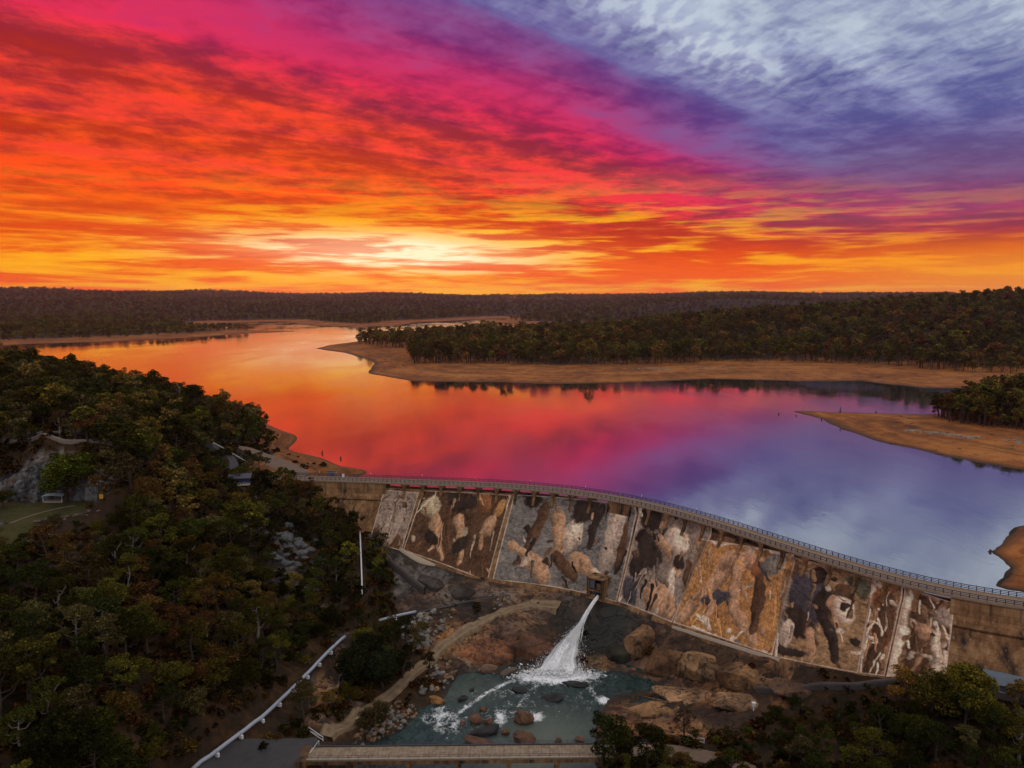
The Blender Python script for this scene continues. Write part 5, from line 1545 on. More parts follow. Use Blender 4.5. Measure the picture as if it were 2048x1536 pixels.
for i, (px, py, sx, sy, sz, c_, rz, lab) in enumerate([
    (955, 1322, 23, 13, 9, (0.24, 0.105, 0.05), 0.1, 'big domed red brown slab between the dirt track and the pool'),
    (1050, 1305, 20, 12, 8, (0.13, 0.065, 0.038), -0.2, 'dark red slab left of the water jet'),
    (1128, 1290, 12, 9, 7, (0.05, 0.038, 0.032), 0.3, 'wet black slab right behind the water jet'),
    (1292, 1292, 13, 9, 12, (0.33, 0.20, 0.105), 0.5, 'steep tan slab under the dam just right of the outlet'),
    (1232, 1322, 12, 8, 8, (0.030, 0.034, 0.022), 0.0, 'mossy black slab right of the water jet'),
    (1350, 1335, 17, 9, 9, (0.20, 0.11, 0.055), -0.5, 'dark ochre slab below the grey and black mural panel'),
    (1425, 1345, 18, 9, 8, (0.30, 0.19, 0.10), -0.6, 'streaked tan slab below the orange mural panel'),
    (1505, 1366, 18, 8, 6, (0.26, 0.155, 0.075), -0.5, 'long ochre slab right of the streaked tan slab'),
    (1395, 1404, 22, 8, 2.6, (0.38, 0.245, 0.135), -0.2, 'flat pale tan slab on the right bank of the pool'),
    (1500, 1414, 18, 7, 2.6, (0.32, 0.205, 0.115), -0.3, 'flat tan slab below the low concrete wall'),
    (1315, 1430, 16, 7, 3.0, (0.33, 0.20, 0.10), 0.1, 'flat orange tan slab at the right river edge'),
    (1610, 1388, 16, 6, 3.4, (0.13, 0.08, 0.05), -0.4, 'dark brown slab at the near end of the low concrete wall'),
    (905, 1190, 16, 8, 5, (0.085, 0.076, 0.074), -0.2, 'dark grey slab under the umber mural panel'),
    (850, 1168, 12, 6, 4.5, (0.075, 0.070, 0.072), -0.4, 'dark grey slab beside the slanting retaining wall'),
    (975, 1205, 12, 6, 3.5, (0.12, 0.075, 0.05), -0.1, 'brown slab under the left part of the blue mural panel')]):
    p = ground_at(px, py)
    o = link(bpy.data.objects.new('rock_ledge', SLABS[i % 6]))
    o.location = (p[0], p[1] + sy * 0.35, p[2] - sz * 0.10)
    o.scale = (sx * 0.62, sy * 0.62, sz * 0.56)
    o.rotation_euler = (0.12, 0.05 * (i % 3 - 1), rz)
    o.color = (c_[0] * 0.66, c_[1] * 0.60, c_[2] * 0.55, 1)
    tag(o, lab, 'rock', 'big rocks in the gorge')
# rip-rap along the left bank and beside the track
rp = random.Random(5)
cnt = 0
def in_poly(px, py, poly):
    a = np.array(poly, float)
    return poly_in_dist(np.array([px], float), np.array([py], float), a)[0][0]
for poly, nst, lab, grp, smin, smax in [
    ([(700, 1480), (735, 1450), (770, 1415), (800, 1400), (832, 1412), (838, 1430), (800, 1462), (760, 1478), (720, 1496)], 150, 'grey stone in the rip-rap on the left river bank above the bridge', 'rip-rap stones on the left bank', 0.7, 1.9),
    ([(812, 1240), (850, 1225), (920, 1222), (900, 1255), (870, 1285), (845, 1310), (815, 1300), (800, 1270)], 110, 'broken rock in the scree between the pipe and the dirt track', 'scree rocks beside the track', 0.9, 3.2),
    ([(640, 1395), (680, 1350), (705, 1360), (700, 1400), (660, 1425)], 40, 'grey rock in the heap below the big pipeline', 'rocks below the pipeline', 0.8, 2.2),
    ([(985, 1200), (1010, 1180), (1030, 1190), (1010, 1205), (985, 1225)], 26, 'small rock in the rubble heap above the dirt track bend', 'rubble above the track', 0.6, 1.5),
    ([(850, 1330), (890, 1310), (915, 1345), (900, 1375), (870, 1385), (840, 1390)], 60, 'brown rock on the bank between the dirt track and the pool', 'bank rocks by the pool', 0.8, 2.4)]:
    xs_, ys_ = [p[0] for p in poly], [p[1] for p in poly]
    k = 0
    while k < nst:
        px, py = rp.uniform(min(xs_), max(xs_)), rp.uniform(min(ys_), max(ys_))
        if not in_poly(px, py, poly):
            continue
        p = ground_at(px, py)
        s_ = smin + (smax - smin) * rp.random() ** 2.2
        g = rp.random()
        c_ = (0.13 + 0.14 * g, 0.125 + 0.13 * g, 0.12 + 0.115 * g) if rp.random() < 0.6 else (0.20 * (0.5 + g), 0.115 * (0.5 + g), 0.06 * (0.5 + g))
        rock('rock', p, s_ * rp.uniform(0.9, 1.4), s_ * rp.uniform(0.8, 1.1), s_ * rp.uniform(0.6, 0.95), rp.uniform(0, 6.28), c_, lab, 'rock', grp, 5 + k % 5)
        k += 1
# pale rock outcrops on the far banks and the bush slope, each one mass of slabs
def outcrop(pxs_, label, size, color, seed, nb, tall=0.5):
    r = random.Random(seed)
    P_ = smooth_path([ground_at(*p) for p in pxs_], 1.0)
    mb = MB()
    for i in range(nb):
        p = P_[r.randrange(len(P_))]
        me = ROCK[5 + i % 5]
        s_ = size * r.uniform(0.4, 1.0)
        a_ = r.uniform(0, 6.28)
        o_ = np.array([r.gauss(0, size * 0.7), r.gauss(0, size * 1.0)])
        x0, y0 = p[0] + o_[0], p[1] + o_[1]
        z0 = float(hz(x0, y0))
        vs = []
        for v in me.vertices:
            x_, y_ = v.co.x * s_, v.co.y * s_ * 0.7
            vs.append((x0 + x_ * math.cos(a_) - y_ * math.sin(a_), y0 + x_ * math.sin(a_) + y_ * math.cos(a_), z0 + v.co.z * s_ * tall))
        mb.raw(vs, [tuple(f.vertices) for f in me.polygons])
    o = mb.build('rock_outcrop', rock_mat)
    o.color = (*color, 1)
    o['kind'] = 'stuff'
    tag(o, label, 'outcrop')
outcrop([(1808, 861), (1840, 862), (1880, 868), (1920, 872), (1952, 876)], 'pale rock outcrop on the bare orange spit at right', 2.6, (0.24, 0.20, 0.155), 1, 60, 0.35)
outcrop([(2015, 880), (2040, 884), (2070, 888)], 'pale rock outcrop at the right edge on the orange spit', 2.2, (0.24, 0.20, 0.155), 2, 20, 0.35)
outcrop([(1270, 738), (1300, 737), (1345, 741)], 'pale rock outcrop on the beach below the far wood', 3.2, (0.24, 0.20, 0.155), 3, 26, 0.3)
outcrop([(1375, 738), (1430, 736), (1480, 735)], 'thin line of pale rocks along the far beach', 2.6, (0.24, 0.20, 0.155), 4, 20, 0.3)
outcrop([(500, 1050), (540, 1058), (580, 1080), (615, 1100), (645, 1122)], 'blue grey rock slabs breaking through the bush slope left of the dam', 4.2, (0.10, 0.105, 0.115), 5, 34, 0.42)
outcrop([(540, 1115), (570, 1125), (600, 1135)], 'smaller grey rock slab below the big slabs on the bush slope', 2.8, (0.10, 0.105, 0.115), 6, 16, 0.42)
outcrop([(60, 1052), (120, 1030), (200, 1018)], 'low rubble bank along the edge of the quarry lawn', 1.2, (0.12, 0.085, 0.06), 8, 26, 0.5)
# drowned stumps in the shallows
stump_mat = simple('dead_wood', (0.045, 0.035, 0.03), 0.95)
for i, (px, py, h_, lab) in enumerate([(1557, 829, 1.6, 'dark stump standing in the water off the tip of the spit'), (1592, 832, 1.5, 'dark stump in the water just below the spit tip'), (1680, 826, 4.2, 'tall broken stump on the spine of the orange spit'), (1752, 826, 2.2, 'short stump on the far edge of the orange spit'),
                                      (1643, 840, 1.4, 'small stump at the near edge of the spit'), (1680, 860, 1.2, 'tiny stump in the water off the near edge of the spit'), (644, 907, 2.2, 'dark bush stump on the shore left of the dam'), (681, 918, 2.0, 'dark stump on the shore close to the dam'), (1980, 1104, 1.0, 'dark rock stub in the water off the right bank')]):
    p = at(px, py, 0.0)
    p[2] = max(float(hz(p[0], p[1])), -0.5)
    r = random.Random(i)
    MBt = MB().tube([p + np.array([0, 0, -0.3]), p + np.array([0.1, 0, h_ * 0.5]), p + np.array([0.35 * r.random(), 0.1, h_])], [0.55, 0.42, 0.2], 7)
    MBt.tube([p + np.array([0.05, 0, h_ * 0.4]), p + np.array([0.8, 0.1, h_ * 0.72])], [0.2, 0.08], 5)
    MBt.tube([p + np.array([0, 0, 0.2]), p + np.array([-0.9, 0.3, -0.1])], [0.3, 0.12], 5)
    tag(MBt.build('tree_stump', stump_mat), lab, 'stump', 'drowned stumps')

# ------------------------------------------------------------------ trees
def make_leaf(name, color=None, var=1.0):
    m, n = mat_new(name)
    oi = n.new('ShaderNodeObjectInfo')
    geo = n.new('ShaderNodeNewGeometry')
    isl = geo.outputs['Random Per Island']
    cl = n.noise(n.vm('ADD', geo.outputs['Position'], n.vm('SCALE', n.xyz(oi.outputs['Random'], 0, 0), 300)), 0.35, 2, 0.6)
    lc = n.mix(1.0, oi.outputs['Color'] if color is None else (*color, 1), n.ramp(isl, [(0.0, tuple(1 - var * (1 - q_) for q_ in (0.30, 0.34, 0.30))), (0.6, tuple(1 - var * 0.15 for q_ in range(3))), (1.0, tuple(1 + var * q_ for q_ in (0.95, 0.75, 0.4)))]), 'MULTIPLY')
    hsv = n.new('ShaderNodeHueSaturation')
    n.put(hsv.inputs['Hue'], n.add(0.475, n.mul(oi.outputs['Random'], 0.05)))
    n.put(hsv.inputs['Value'], n.mul(n.add(0.55, n.mul(cl, 0.9)), n.add(0.66, n.mul(oi.outputs['Random'], 1.05))))
    n.put(hsv.inputs['Color'], lc)
    dfl = n.new('ShaderNodeBsdfDiffuse'); n.put(dfl.inputs['Color'], hsv.outputs[0])
    trl = n.new('ShaderNodeBsdfTranslucent'); n.put(trl.inputs['Color'], hsv.outputs[0])
    msl = n.new('ShaderNodeMixShader'); msl.inputs[0].default_value = 0.22
    n.t.links.new(dfl.outputs[0], msl.inputs[1]); n.t.links.new(trl.outputs[0], msl.inputs[2]); n.t.links.new(msl.outputs[0], n.out.inputs[0])
    return m
leaf_mat = make_leaf('leaves')
_leafs = {}
def leaf_for(color):
    k = tuple(color)
    if k not in _leafs:
        _leafs[k] = make_leaf('leaves', k)
    return _leafs[k]
bark_mat = simple('bark', (0.060, 0.045, 0.034), 0.95, 0.5, 1.5)
pale_bark = simple('pale_bark', (0.24, 0.21, 0.185), 0.9, 0.35, 1.2)

def leaf_cloud(cents, rads, per, size, r, flat=0.75):
    """quads scattered through ellipsoidal clumps"""
    V, F = [], []
    for c_, rad in zip(cents, rads):
        m = int(per * (rad ** 1.6))
        d = r.normal(size=(m, 3)); d /= np.linalg.norm(d, axis=1)[:, None]
        rr_ = rad * (0.45 + 0.6 * r.random(m) ** 0.6)
        p = np.asarray(c_) + d * rr_[:, None] * np.array([1, 1, flat])
        p = p[(d[:, 2] > -0.75)]
        m = len(p)
        a = r.normal(size=(m, 3)); a[:, 2] *= 0.55; a /= np.linalg.norm(a, axis=1)[:, None]
        b = np.cross(a, r.normal(size=(m, 3))); b /= np.linalg.norm(b, axis=1)[:, None]
        s_ = size * (0.55 + 0.9 * r.random(m))[:, None]
        k0 = len(V) * 4
        Q_ = np.stack([p + a * s_, p + b * s_ * 0.55, p - a * s_, p - b * s_ * 0.55], 1)
        V += list(Q_)
    V = np.concatenate(V).reshape(-1, 3)
    F = np.arange(len(V)).reshape(-1, 4)
    return V, F

def tree_meshes(seed, H, spread, nl, per=36, size=0.42, form='gum', bark=bark_mat):
    r = np.random.default_rng(seed)
    mb = MB()
    lean = r.normal(0, 0.05, 2) * H
    t0 = 0.30 if form != 'bushy' else 0.10
    pts = [np.array([lean[0] * t + 0.25 * math.sin(5 * t + seed), lean[1] * t + 0.25 * math.cos(4 * t + seed), H * 0.74 * t]) for t in np.linspace(0, 1, 7)]
    pts[0] = pts[0] + np.array([0, 0, -0.6])
    r0 = 0.022 * H + 0.06
    mb.tube(pts, [r0 * (1.25 - 1.0 * t) for t in np.linspace(0, 1, 7)], 6)
    cents, rads = [], []
    for i in range(nl):
        t = t0 + (1.0 - t0) * ((i + 0.5) / nl) ** 0.9
        base = np.array([np.interp(t, np.linspace(0, 1, 7), [p[k] for p in pts]) for k in range(3)])
        a_ = i * 2.4 + r.normal(0, 0.5)
        reach = spread * (1.0 - 0.55 * abs(t - 0.5) * (1.4 if t > 0.5 else 0.8)) * r.uniform(0.45, 1.0)
        rise = H * (0.26 - 0.10 * t) * r.uniform(0.5, 1.1)
        if form == 'round':
            reach *= 0.95; rise *= 0.8
        tip = base + np.array([math.cos(a_) * reach, math.sin(a_) * reach, rise])
        midp = (base + tip) / 2 + np.array([0, 0, -0.06 * H + r.normal(0, 0.2)])
        mb.tube([base, midp, tip], [r0 * 0.5 * (1.1 - 0.6 * t), r0 * 0.3, r0 * 0.10], 5)
        rad = spread * r.uniform(0.22, 0.50) * (1.12 if form == 'round' else 1.0)
        cents.append(tip + np.array([0, 0, 0.15 * rad])); rads.append(rad)
        if r.random() < 0.8:
            sub = tip + r.normal(0, 0.55, 3) * rad + np.array([0, 0, -0.1 * rad])
            mb.tube([midp, sub], [r0 * 0.18, r0 * 0.06], 4)
            cents.append(sub); rads.append(rad * r.uniform(0.5, 0.8))
    cents.append(pts[-1] + np.array([0, 0, 0.10 * H])); rads.append(spread * 0.45)
    if form in ('round', 'bushy'):
        for k in range(5):
            cents.append(np.array([r.normal(0, spread * 0.35), r.normal(0, spread * 0.35), H * r.uniform(0.35, 0.7)])); rads.append(spread * 0.5)
    V, F = leaf_cloud(cents, rads, per, size, r, 0.62)
    tr = bpy.data.meshes.new('trunk'); tr.from_pydata(mb.v, [], mb.f); tr.materials.append(bark); tr.update()
    cr = bpy.data.meshes.new('crown'); cr.from_pydata(V.tolist(), [], F.tolist()); cr.materials.append(leaf_mat); cr.update()
    return tr, cr
KINDS = {
    'gum': [tree_meshes(11 + i, 13 + 1.5 * (i % 3), 4.2 + 0.35 * (i % 4), 9, 118, 0.25, 'gum', pale_bark if i == 1 else bark_mat) for i in range(6)],
    'round': [tree_meshes(41 + i, 10.0, 5.0, 10, 110, 0.26, 'round') for i in range(3)],
    'bushy': [tree_meshes(61 + i, 6.5, 3.4, 8, 120, 0.22, 'bushy') for i in range(3)],
    'open': [tree_meshes(81 + i, 13.0, 4.0, 7, 70, 0.23, 'gum', bark_mat) for i in range(3)],
}
last_tree = [None]
def tree(name, p, kind, k, scale, color, label, group=None, rz=None, cat='tree', sz=1.0):
    tr, cr = KINDS[kind][k % len(KINDS[kind])]
    e = bpy.data.objects.new(name, None); COL.objects.link(e); e.empty_display_size = 0.5
    e.location = p; e.rotation_euler = (0, 0, rz if rz is not None else random.uniform(0, 6.28)); e.scale = (scale, scale, scale * sz)
    a = bpy.data.objects.new('trunk', tr); COL.objects.link(a); a.parent = e
    b = bpy.data.objects.new('crown', cr); COL.objects.link(b); b.parent = e
    b.color = (*color, 1)
    last_tree[0] = e
    return tag(e, label, cat, group)

GREEN, OLIVE, RUSTY, GOLD, DEEP, GREYG = (0.044, 0.047, 0.010), (0.076, 0.068, 0.013), (0.122, 0.076, 0.024), (0.130, 0.094, 0.018), (0.024, 0.027, 0.008), (0.078, 0.064, 0.026)
# trees that stand out one by one: (foot pixel, kind, scale, colour, label)
taken = []
def solo(px, py, kind, k, sc, colr_, label, cat='tree', sz=1.0, dy=0):
    p = ground_at(px, py)
    p[2] -= 0.2
    taken.append((p[0], p[1], 3.5 * sc))
    tree('tree', p, kind, k, sc, colr_, label, rz=random.uniform(0, 6.28), cat=cat, sz=sz)
solo(130, 1004, 'round', 0, 1.75, (0.060, 0.070, 0.010), 'large round bright green tree in front of the quarry face')
solo(6, 1016, 'bushy', 0, 1.0, (0.085, 0.090, 0.015), 'small yellow green tree at the left edge of the quarry lawn')
solo(178, 872, 'round', 1, 1.05, (0.20, 0.095, 0.040), 'round rust brown tree beside the road above the quarry')
solo(118, 872, 'gum', 1, 0.72, (0.085, 0.060, 0.03), 'thin brownish tree left of the rust brown tree above the quarry')
solo(1212, 1556, 'gum', 0, 1.30, (0.030, 0.036, 0.012), 'dark feathery tree rising beside the right end of the bridge', sz=1.15)
solo(1300, 1572, 'gum', 2, 1.0, DEEP, 'dark tree at the bottom edge right of the bridge end')
solo(765, 1375, 'round', 2, 1.15, (0.016, 0.020, 0.009), 'broad very dark tree between the pipeline and the dirt track')
solo(705, 1372, 'round', 0, 1.2, (0.016, 0.020, 0.009), 'dark spreading tree at the upper end of the pipeline')
solo(735, 1330, 'round', 1, 1.1, (0.018, 0.020, 0.010), 'dark tree behind the two broad dark trees by the track')
solo(806, 1358, 'gum', 3, 0.75, (0.022, 0.026, 0.010), 'dark tree at the left edge of the dirt track')
solo(856, 1352, 'gum', 4, 0.62, (0.045, 0.035, 0.014), 'small brownish green tree growing beside the dirt track bend')
solo(735, 1462, 'bushy', 1, 1.05, (0.050, 0.036, 0.018), 'grey brown shrub between the dirt track and the rip-rap')
solo(760, 1440, 'bushy', 2, 0.9, (0.045, 0.036, 0.018), 'scrubby shrub on top of the rip-rap bank')
solo(1935, 1425, 'round', 1, 1.25, (0.092, 0.066, 0.012), 'large golden green tree in front of the right end of the dam')
solo(1860, 1432, 'round', 2, 1.15, (0.090, 0.078, 0.016), 'olive green tree left of the golden tree at right')
solo(1800, 1425, 'gum', 5, 0.85, (0.165, 0.070, 0.024), 'rust coloured tree below the dam foot at right')
solo(2035, 1440, 'gum', 0, 0.85, (0.140, 0.090, 0.020), 'yellow brown tree at the right edge below the pump house')
solo(1370, 1480, 'open', 1, 0.75, (0.060, 0.038, 0.022), 'nearly bare brown tree on the right bank behind the white gate')
solo(592, 990, 'gum', 1, 0.55, (0.150, 0.085, 0.02), 'small golden tree against the left end of the dam wall')
solo(640, 1025, 'gum', 2, 0.60, (0.125, 0.080, 0.02), 'yellowish tree in front of the left end of the dam wall')
solo(520, 948, 'gum', 3, 0.85, (0.055, 0.056, 0.014), 'green tree beside the lookout hut')
solo(505, 885, 'bushy', 0, 0.6, DEEP, 'small dark bush between the two roads above the hut')
solo(583, 955, 'bushy', 1, 0.6, (0.05, 0.055, 0.015), 'small green tree at the left end of the dam railing')
# bare white trunks
def dead_tree(px, py, h_, label, seed):
    p = ground_at(px, py); r = random.Random(seed)
    mb = MB()
    pts = [p + np.array([r.gauss(0, 0.35) * i * 0.6, 0, h_ * i / 5 - 0.4]) for i in range(6)]
    mb.tube(pts, [0.34, 0.30, 0.25, 0.19, 0.13, 0.05], 7)
    e = empty('dead_tree', tuple(p)); tag(e, label, 'dead tree', 'bare white trunks')
    into(mb.build('trunk', pale_bark), e)
    for i in range(5):
        b0 = pts[2 + i % 3]
        a_ = r.uniform(0, 6.28)
        tip = b0 + np.array([math.cos(a_) * 1.8, math.sin(a_) * 0.8, r.uniform(1.0, 2.6)])
        into(MB().tube([b0, (b0 + tip) / 2 + np.array([0, 0, -0.2]), tip], [0.13, 0.09, 0.03], 5).build('branch', pale_bark), e)
dead_tree(86, 800, 17, 'bare white dead tree standing among green trees at far left', 1)
dead_tree(360, 812, 13, 'bare pale dead trunk on the ridge above the hut', 2)
dead_tree(346, 830, 8, 'short pale dead trunk below the ridge', 3)
dead_tree(258, 1200, 10, 'pale dead trunk in the dark lower bush', 4)
dead_tree(122, 1195, 9, 'pale forked dead trunk at left in the lower bush', 5)

# ---- the bush on the slope: scattered one by one
def clear_of(x, y):
    for a, b, r_ in taken:
        if (x - a) ** 2 + (y - b) ** 2 < r_ * r_:
            return False
    return True
keepout = []                              # roads, track, pipeline, buildings: lines in pixels
for L, wd2 in [([(652, 1475), (740, 1417), (795, 1376), (840, 1334), (880, 1292), (990, 1229), (1118, 1214)], 5.5), ([(640, 1490), (550, 1512), (430, 1575)], 9), ([(380, 1552), (480, 1475), (540, 1431), (610, 1359), (690, 1278)], 6.0),
               ([(60, 867), (150, 866), (290, 864)], 6.5), ([(452, 887), (545, 920), (606, 953)], 8), ([(424, 890), (466, 918), (462, 948)], 4.5), ([(1296, 1502), (1430, 1514), (1560, 1580)], 5), ([(721, 1066), (724, 1200)], 3.5), ([(470, 975), (500, 975)], 6),
               ([(500, 1050), (580, 1080), (645, 1122)], 6.5), ([(540, 1115), (600, 1135)], 5), ([(640, 1390), (690, 1350)], 6), ([(1985, 1382), (2048, 1392)], 6), ([(-30, 1052), (50, 1058)], 9), ([(-30, 1090), (35, 1092)], 9), ([(60, 1040), (200, 1026)], 6.5), ([(430, 905), (470, 930)], 8), ([(520, 925), (600, 950)], 11)]:
    P_ = smooth_path([ground_at(*p) for p in L], 3.0)
    keepout += [(p[0], p[1], wd2) for p in P_]
keepout = np.array(keepout)
DIRP = np.array([at(a, b, RIVER_Z)[:2] for a, b in RIVER_PX])
rockp = [np.array([at(a, b, z)[:2] for a, b in poly]) for poly, z in ROCKS[:1]]
tr_rng = random.Random(21)
cands = []
grid_pts = []
cell = {}
def far_enough(x, y, dmin):
    i, j = int(x // 8), int(y // 8)
    for a in (-1, 0, 1):
        for b in (-1, 0, 1):
            for (p_, q_) in cell.get((i + a, j + b), ()):
                if (p_ - x) ** 2 + (q_ - y) ** 2 < dmin * dmin:
                    return False
    return True
NT = 26000
rx = np.array([tr_rng.uniform(-330, 190) for _ in range(NT)]); ry = np.array([tr_rng.uniform(118, 640) for _ in range(NT)])
hh_ = hz(rx, ry)
sd_t, s_t = dam_sd(rx, ry)
up_t = sd_t < 0
inr = poly_in_dist(rx, ry, rockp[0]); inriv = poly_in_dist(rx, ry, RIVER); inq = poly_in_dist(rx, ry, QUARRY)
lawn2 = poly_in_dist(rx, ry, np.array([at(a, b, 11)[:2] for a, b in [(-200, 1055), (60, 1040), (80, 1060), (40, 1130), (-200, 1150)]]))
ok = ~inr[0] & ~inriv[0] & (inriv[1] > 4) & ~inq[0] & ~((inq[1] < 7) & (hh_ > 15) & (ry > 240)) & ~lawn2[0]
ok &= ~((sd_t < face_off(hh_) + 5) & (sd_t > -12) & (s_t > 2) & (s_t < LEN + 10))
ok &= (hh_ > -37.5)
ok &= np.where(up_t, (rx < -60) & (hh_ > 5.0), True)
ok &= ~((rx > -75) & (ry > 240) & (rx < 90) & (hh_ < -24))
ok &= ~(up_t & (rx > -150) & (hh_ < 7.0))
fdx = rx / np.maximum(ry, 1)
ok &= np.abs(fdx) < 0.80
kd = np.full(NT, 1e9)
for a, b, w_ in keepout:
    kd = np.minimum(kd, np.hypot(rx - a, ry - b) - w_)
ok &= kd > 0
for i in np.nonzero(ok)[0]:
    x, y = rx[i], ry[i]
    right = x > 20
    dmin = 4.3 if not right else 4.2
    if y > 330:
        dmin = 6.4
    if far_enough(x, y, dmin) and clear_of(x, y):
        cell.setdefault((int(x // 8), int(y // 8)), []).append((x, y))
        cands.append((x, y, float(hh_[i])))
def proj(x, y, z):
    c_, s_ = math.cos(PITCH), math.sin(PITCH)
    f_ = y * c_ - (z - CAMZ) * s_
    u_ = y * s_ + (z - CAMZ) * c_
    return 1024 + FPX * x / f_, 768 - FPX * u_ / f_
rest = []
vis = []
for (x, y, z) in cands:
    px, py = proj(x, y, z + 6)
    if px < -120 or px > 2170 or py > 1640:
        continue
    vis.append((math.hypot(x, y), x, y, z, px, py))
vis.sort()
print('bush trees', len(vis))
def bush_color(px, py):
    r = tr_rng.random()
    nz_ = float(fbm(np.array(px / 130.0), np.array(py / 110.0), 3, 77))
    if px > 1200:
        w_ = [('DEEP', 0.42), ('GREEN', 0.22), ('GREYG', 0.2), ('RUSTY', 0.08), ('OLIVE', 0.08)]
    else:
        warm = max(0.0, min(1.0, 0.34 + 2.4 * nz_ + 0.40 * math.exp(-((px - 420) / 130) ** 2) - 0.18 * (py > 1250) - 0.30 * (px < 230 and py > 1100)))
        w_ = [('RUSTY', 0.50 * warm), ('GOLD', 0.12 * warm), ('GREYG', 0.16), ('OLIVE', 0.20), ('GREEN', 0.30), ('DEEP', 0.28 * (1.3 - warm))]
    tot = sum(q for _, q in w_); r *= tot
    for nm, q in w_:
        r -= q
        if r <= 0:
            return nm
    return 'GREEN'
COLS = dict(GREEN=GREEN, OLIVE=OLIVE, RUSTY=RUSTY, GOLD=GOLD, DEEP=DEEP, GREYG=GREYG)
WORD = dict(GREEN='mid green', OLIVE='olive green', RUSTY='rust brown', GOLD='golden yellow', DEEP='very dark green', GREYG='grey green')
MARKS = [('beside the big pipeline', 480, 1470), ('by the top of the pipeline', 640, 1310), ('near the grey slope slabs', 570, 1090), ('below the left end of the dam', 650, 1030), ('below the lookout hut', 470, 1010), ('beside the thin white slope pipe', 715, 1130),
         ('below the quarry lawn', 110, 1090), ('right of the quarry face', 290, 960), ('along the road above the quarry', 180, 850), ('on the middle of the left slope', 380, 1180), ('low on the left slope', 320, 1330), ('in the lower left corner', 110, 1480), ('halfway down the left edge', 60, 1250), ('at the bottom edge left of the pipeline', 300, 1490),
         ('on the ridge above the two roads', 450, 840), ('on the upper left hill', 150, 780), ('on the right bank by the white gate', 1400, 1490), ('near the white gauging box', 1520, 1440), ('at the bottom edge right of centre', 1600, 1520), ('below the low concrete wall', 1680, 1420), ('below the golden tree at right', 1900, 1500), ('in the lower right corner', 2020, 1520), ('beside the bridge end on the right', 1270, 1520)]
used_labels = {}
for n_i, (d_, x, y, z, px, py) in enumerate(vis):
    cn = bush_color(px, py)
    kind = tr_rng.choices(['gum', 'bushy', 'open', 'round'], [0.62, 0.20, 0.06, 0.12])[0]
    sc = {'gum': 0.92, 'bushy': 1.20, 'open': 0.85, 'round': 0.95}[kind] * tr_rng.uniform(0.75, 1.2)
    if y > 330 and z > 15:
        sc *= 0.85
    if px > 1200:
        sc *= 0.80
        if 1230 < px < 1760 and py < 1480:
            sc *= 0.5
    elif px > 520:
        sc *= 0.72
    elif px > 390 and 900 < py < 1030:
        sc *= 0.62
    elif px < 260 and 1000 < py < 1110:
        sc *= 0.6
    if n_i < 300:
        place = min(MARKS, key=lambda m_: (m_[1] - px) ** 2 + (m_[2] - py) ** 2)[0]
        base_sc = {'gum': 0.92, 'bushy': 1.20, 'open': 0.85, 'round': 0.95}[kind]
        word = {'gum': 'eucalyptus tree', 'bushy': 'low bushy tree', 'open': 'thin open tree', 'round': 'round tree'}[kind]
        big = 'large ' if sc > base_sc * 1.05 else ('small ' if sc < base_sc * 0.85 else '')
        lab = big + WORD[cn] + ' ' + word + ' ' + place
        tree('tree', (x, y, z - 0.3), kind, tr_rng.randrange(6), sc, COLS[cn], lab, 'trees ' + place)
        used_labels.setdefault(lab, []).append((px, last_tree[0]))
    else:
        rest.append((x, y, z - 0.3, sc, tr_rng.randrange(4), cn))

ORD = ['leftmost', 'second', 'third', 'fourth', 'fifth', 'sixth', 'seventh', 'eighth']
for lab, L in used_labels.items():
    if 1 < len(L) <= 8:
        for i_, (_, o_) in enumerate(sorted(L, key=lambda q_: q_[0])):
            new_ = lab.replace('eucalyptus tree', 'tree').replace('low bushy tree', 'bushy tree')
            o_['label'] = new_ + (', leftmost' if i_ == 0 else ', %s from left' % ORD[i_])
            if len(o_['label'].split()) > 16:
                o_['label'] = o_['label'].replace('the ', '', 1)
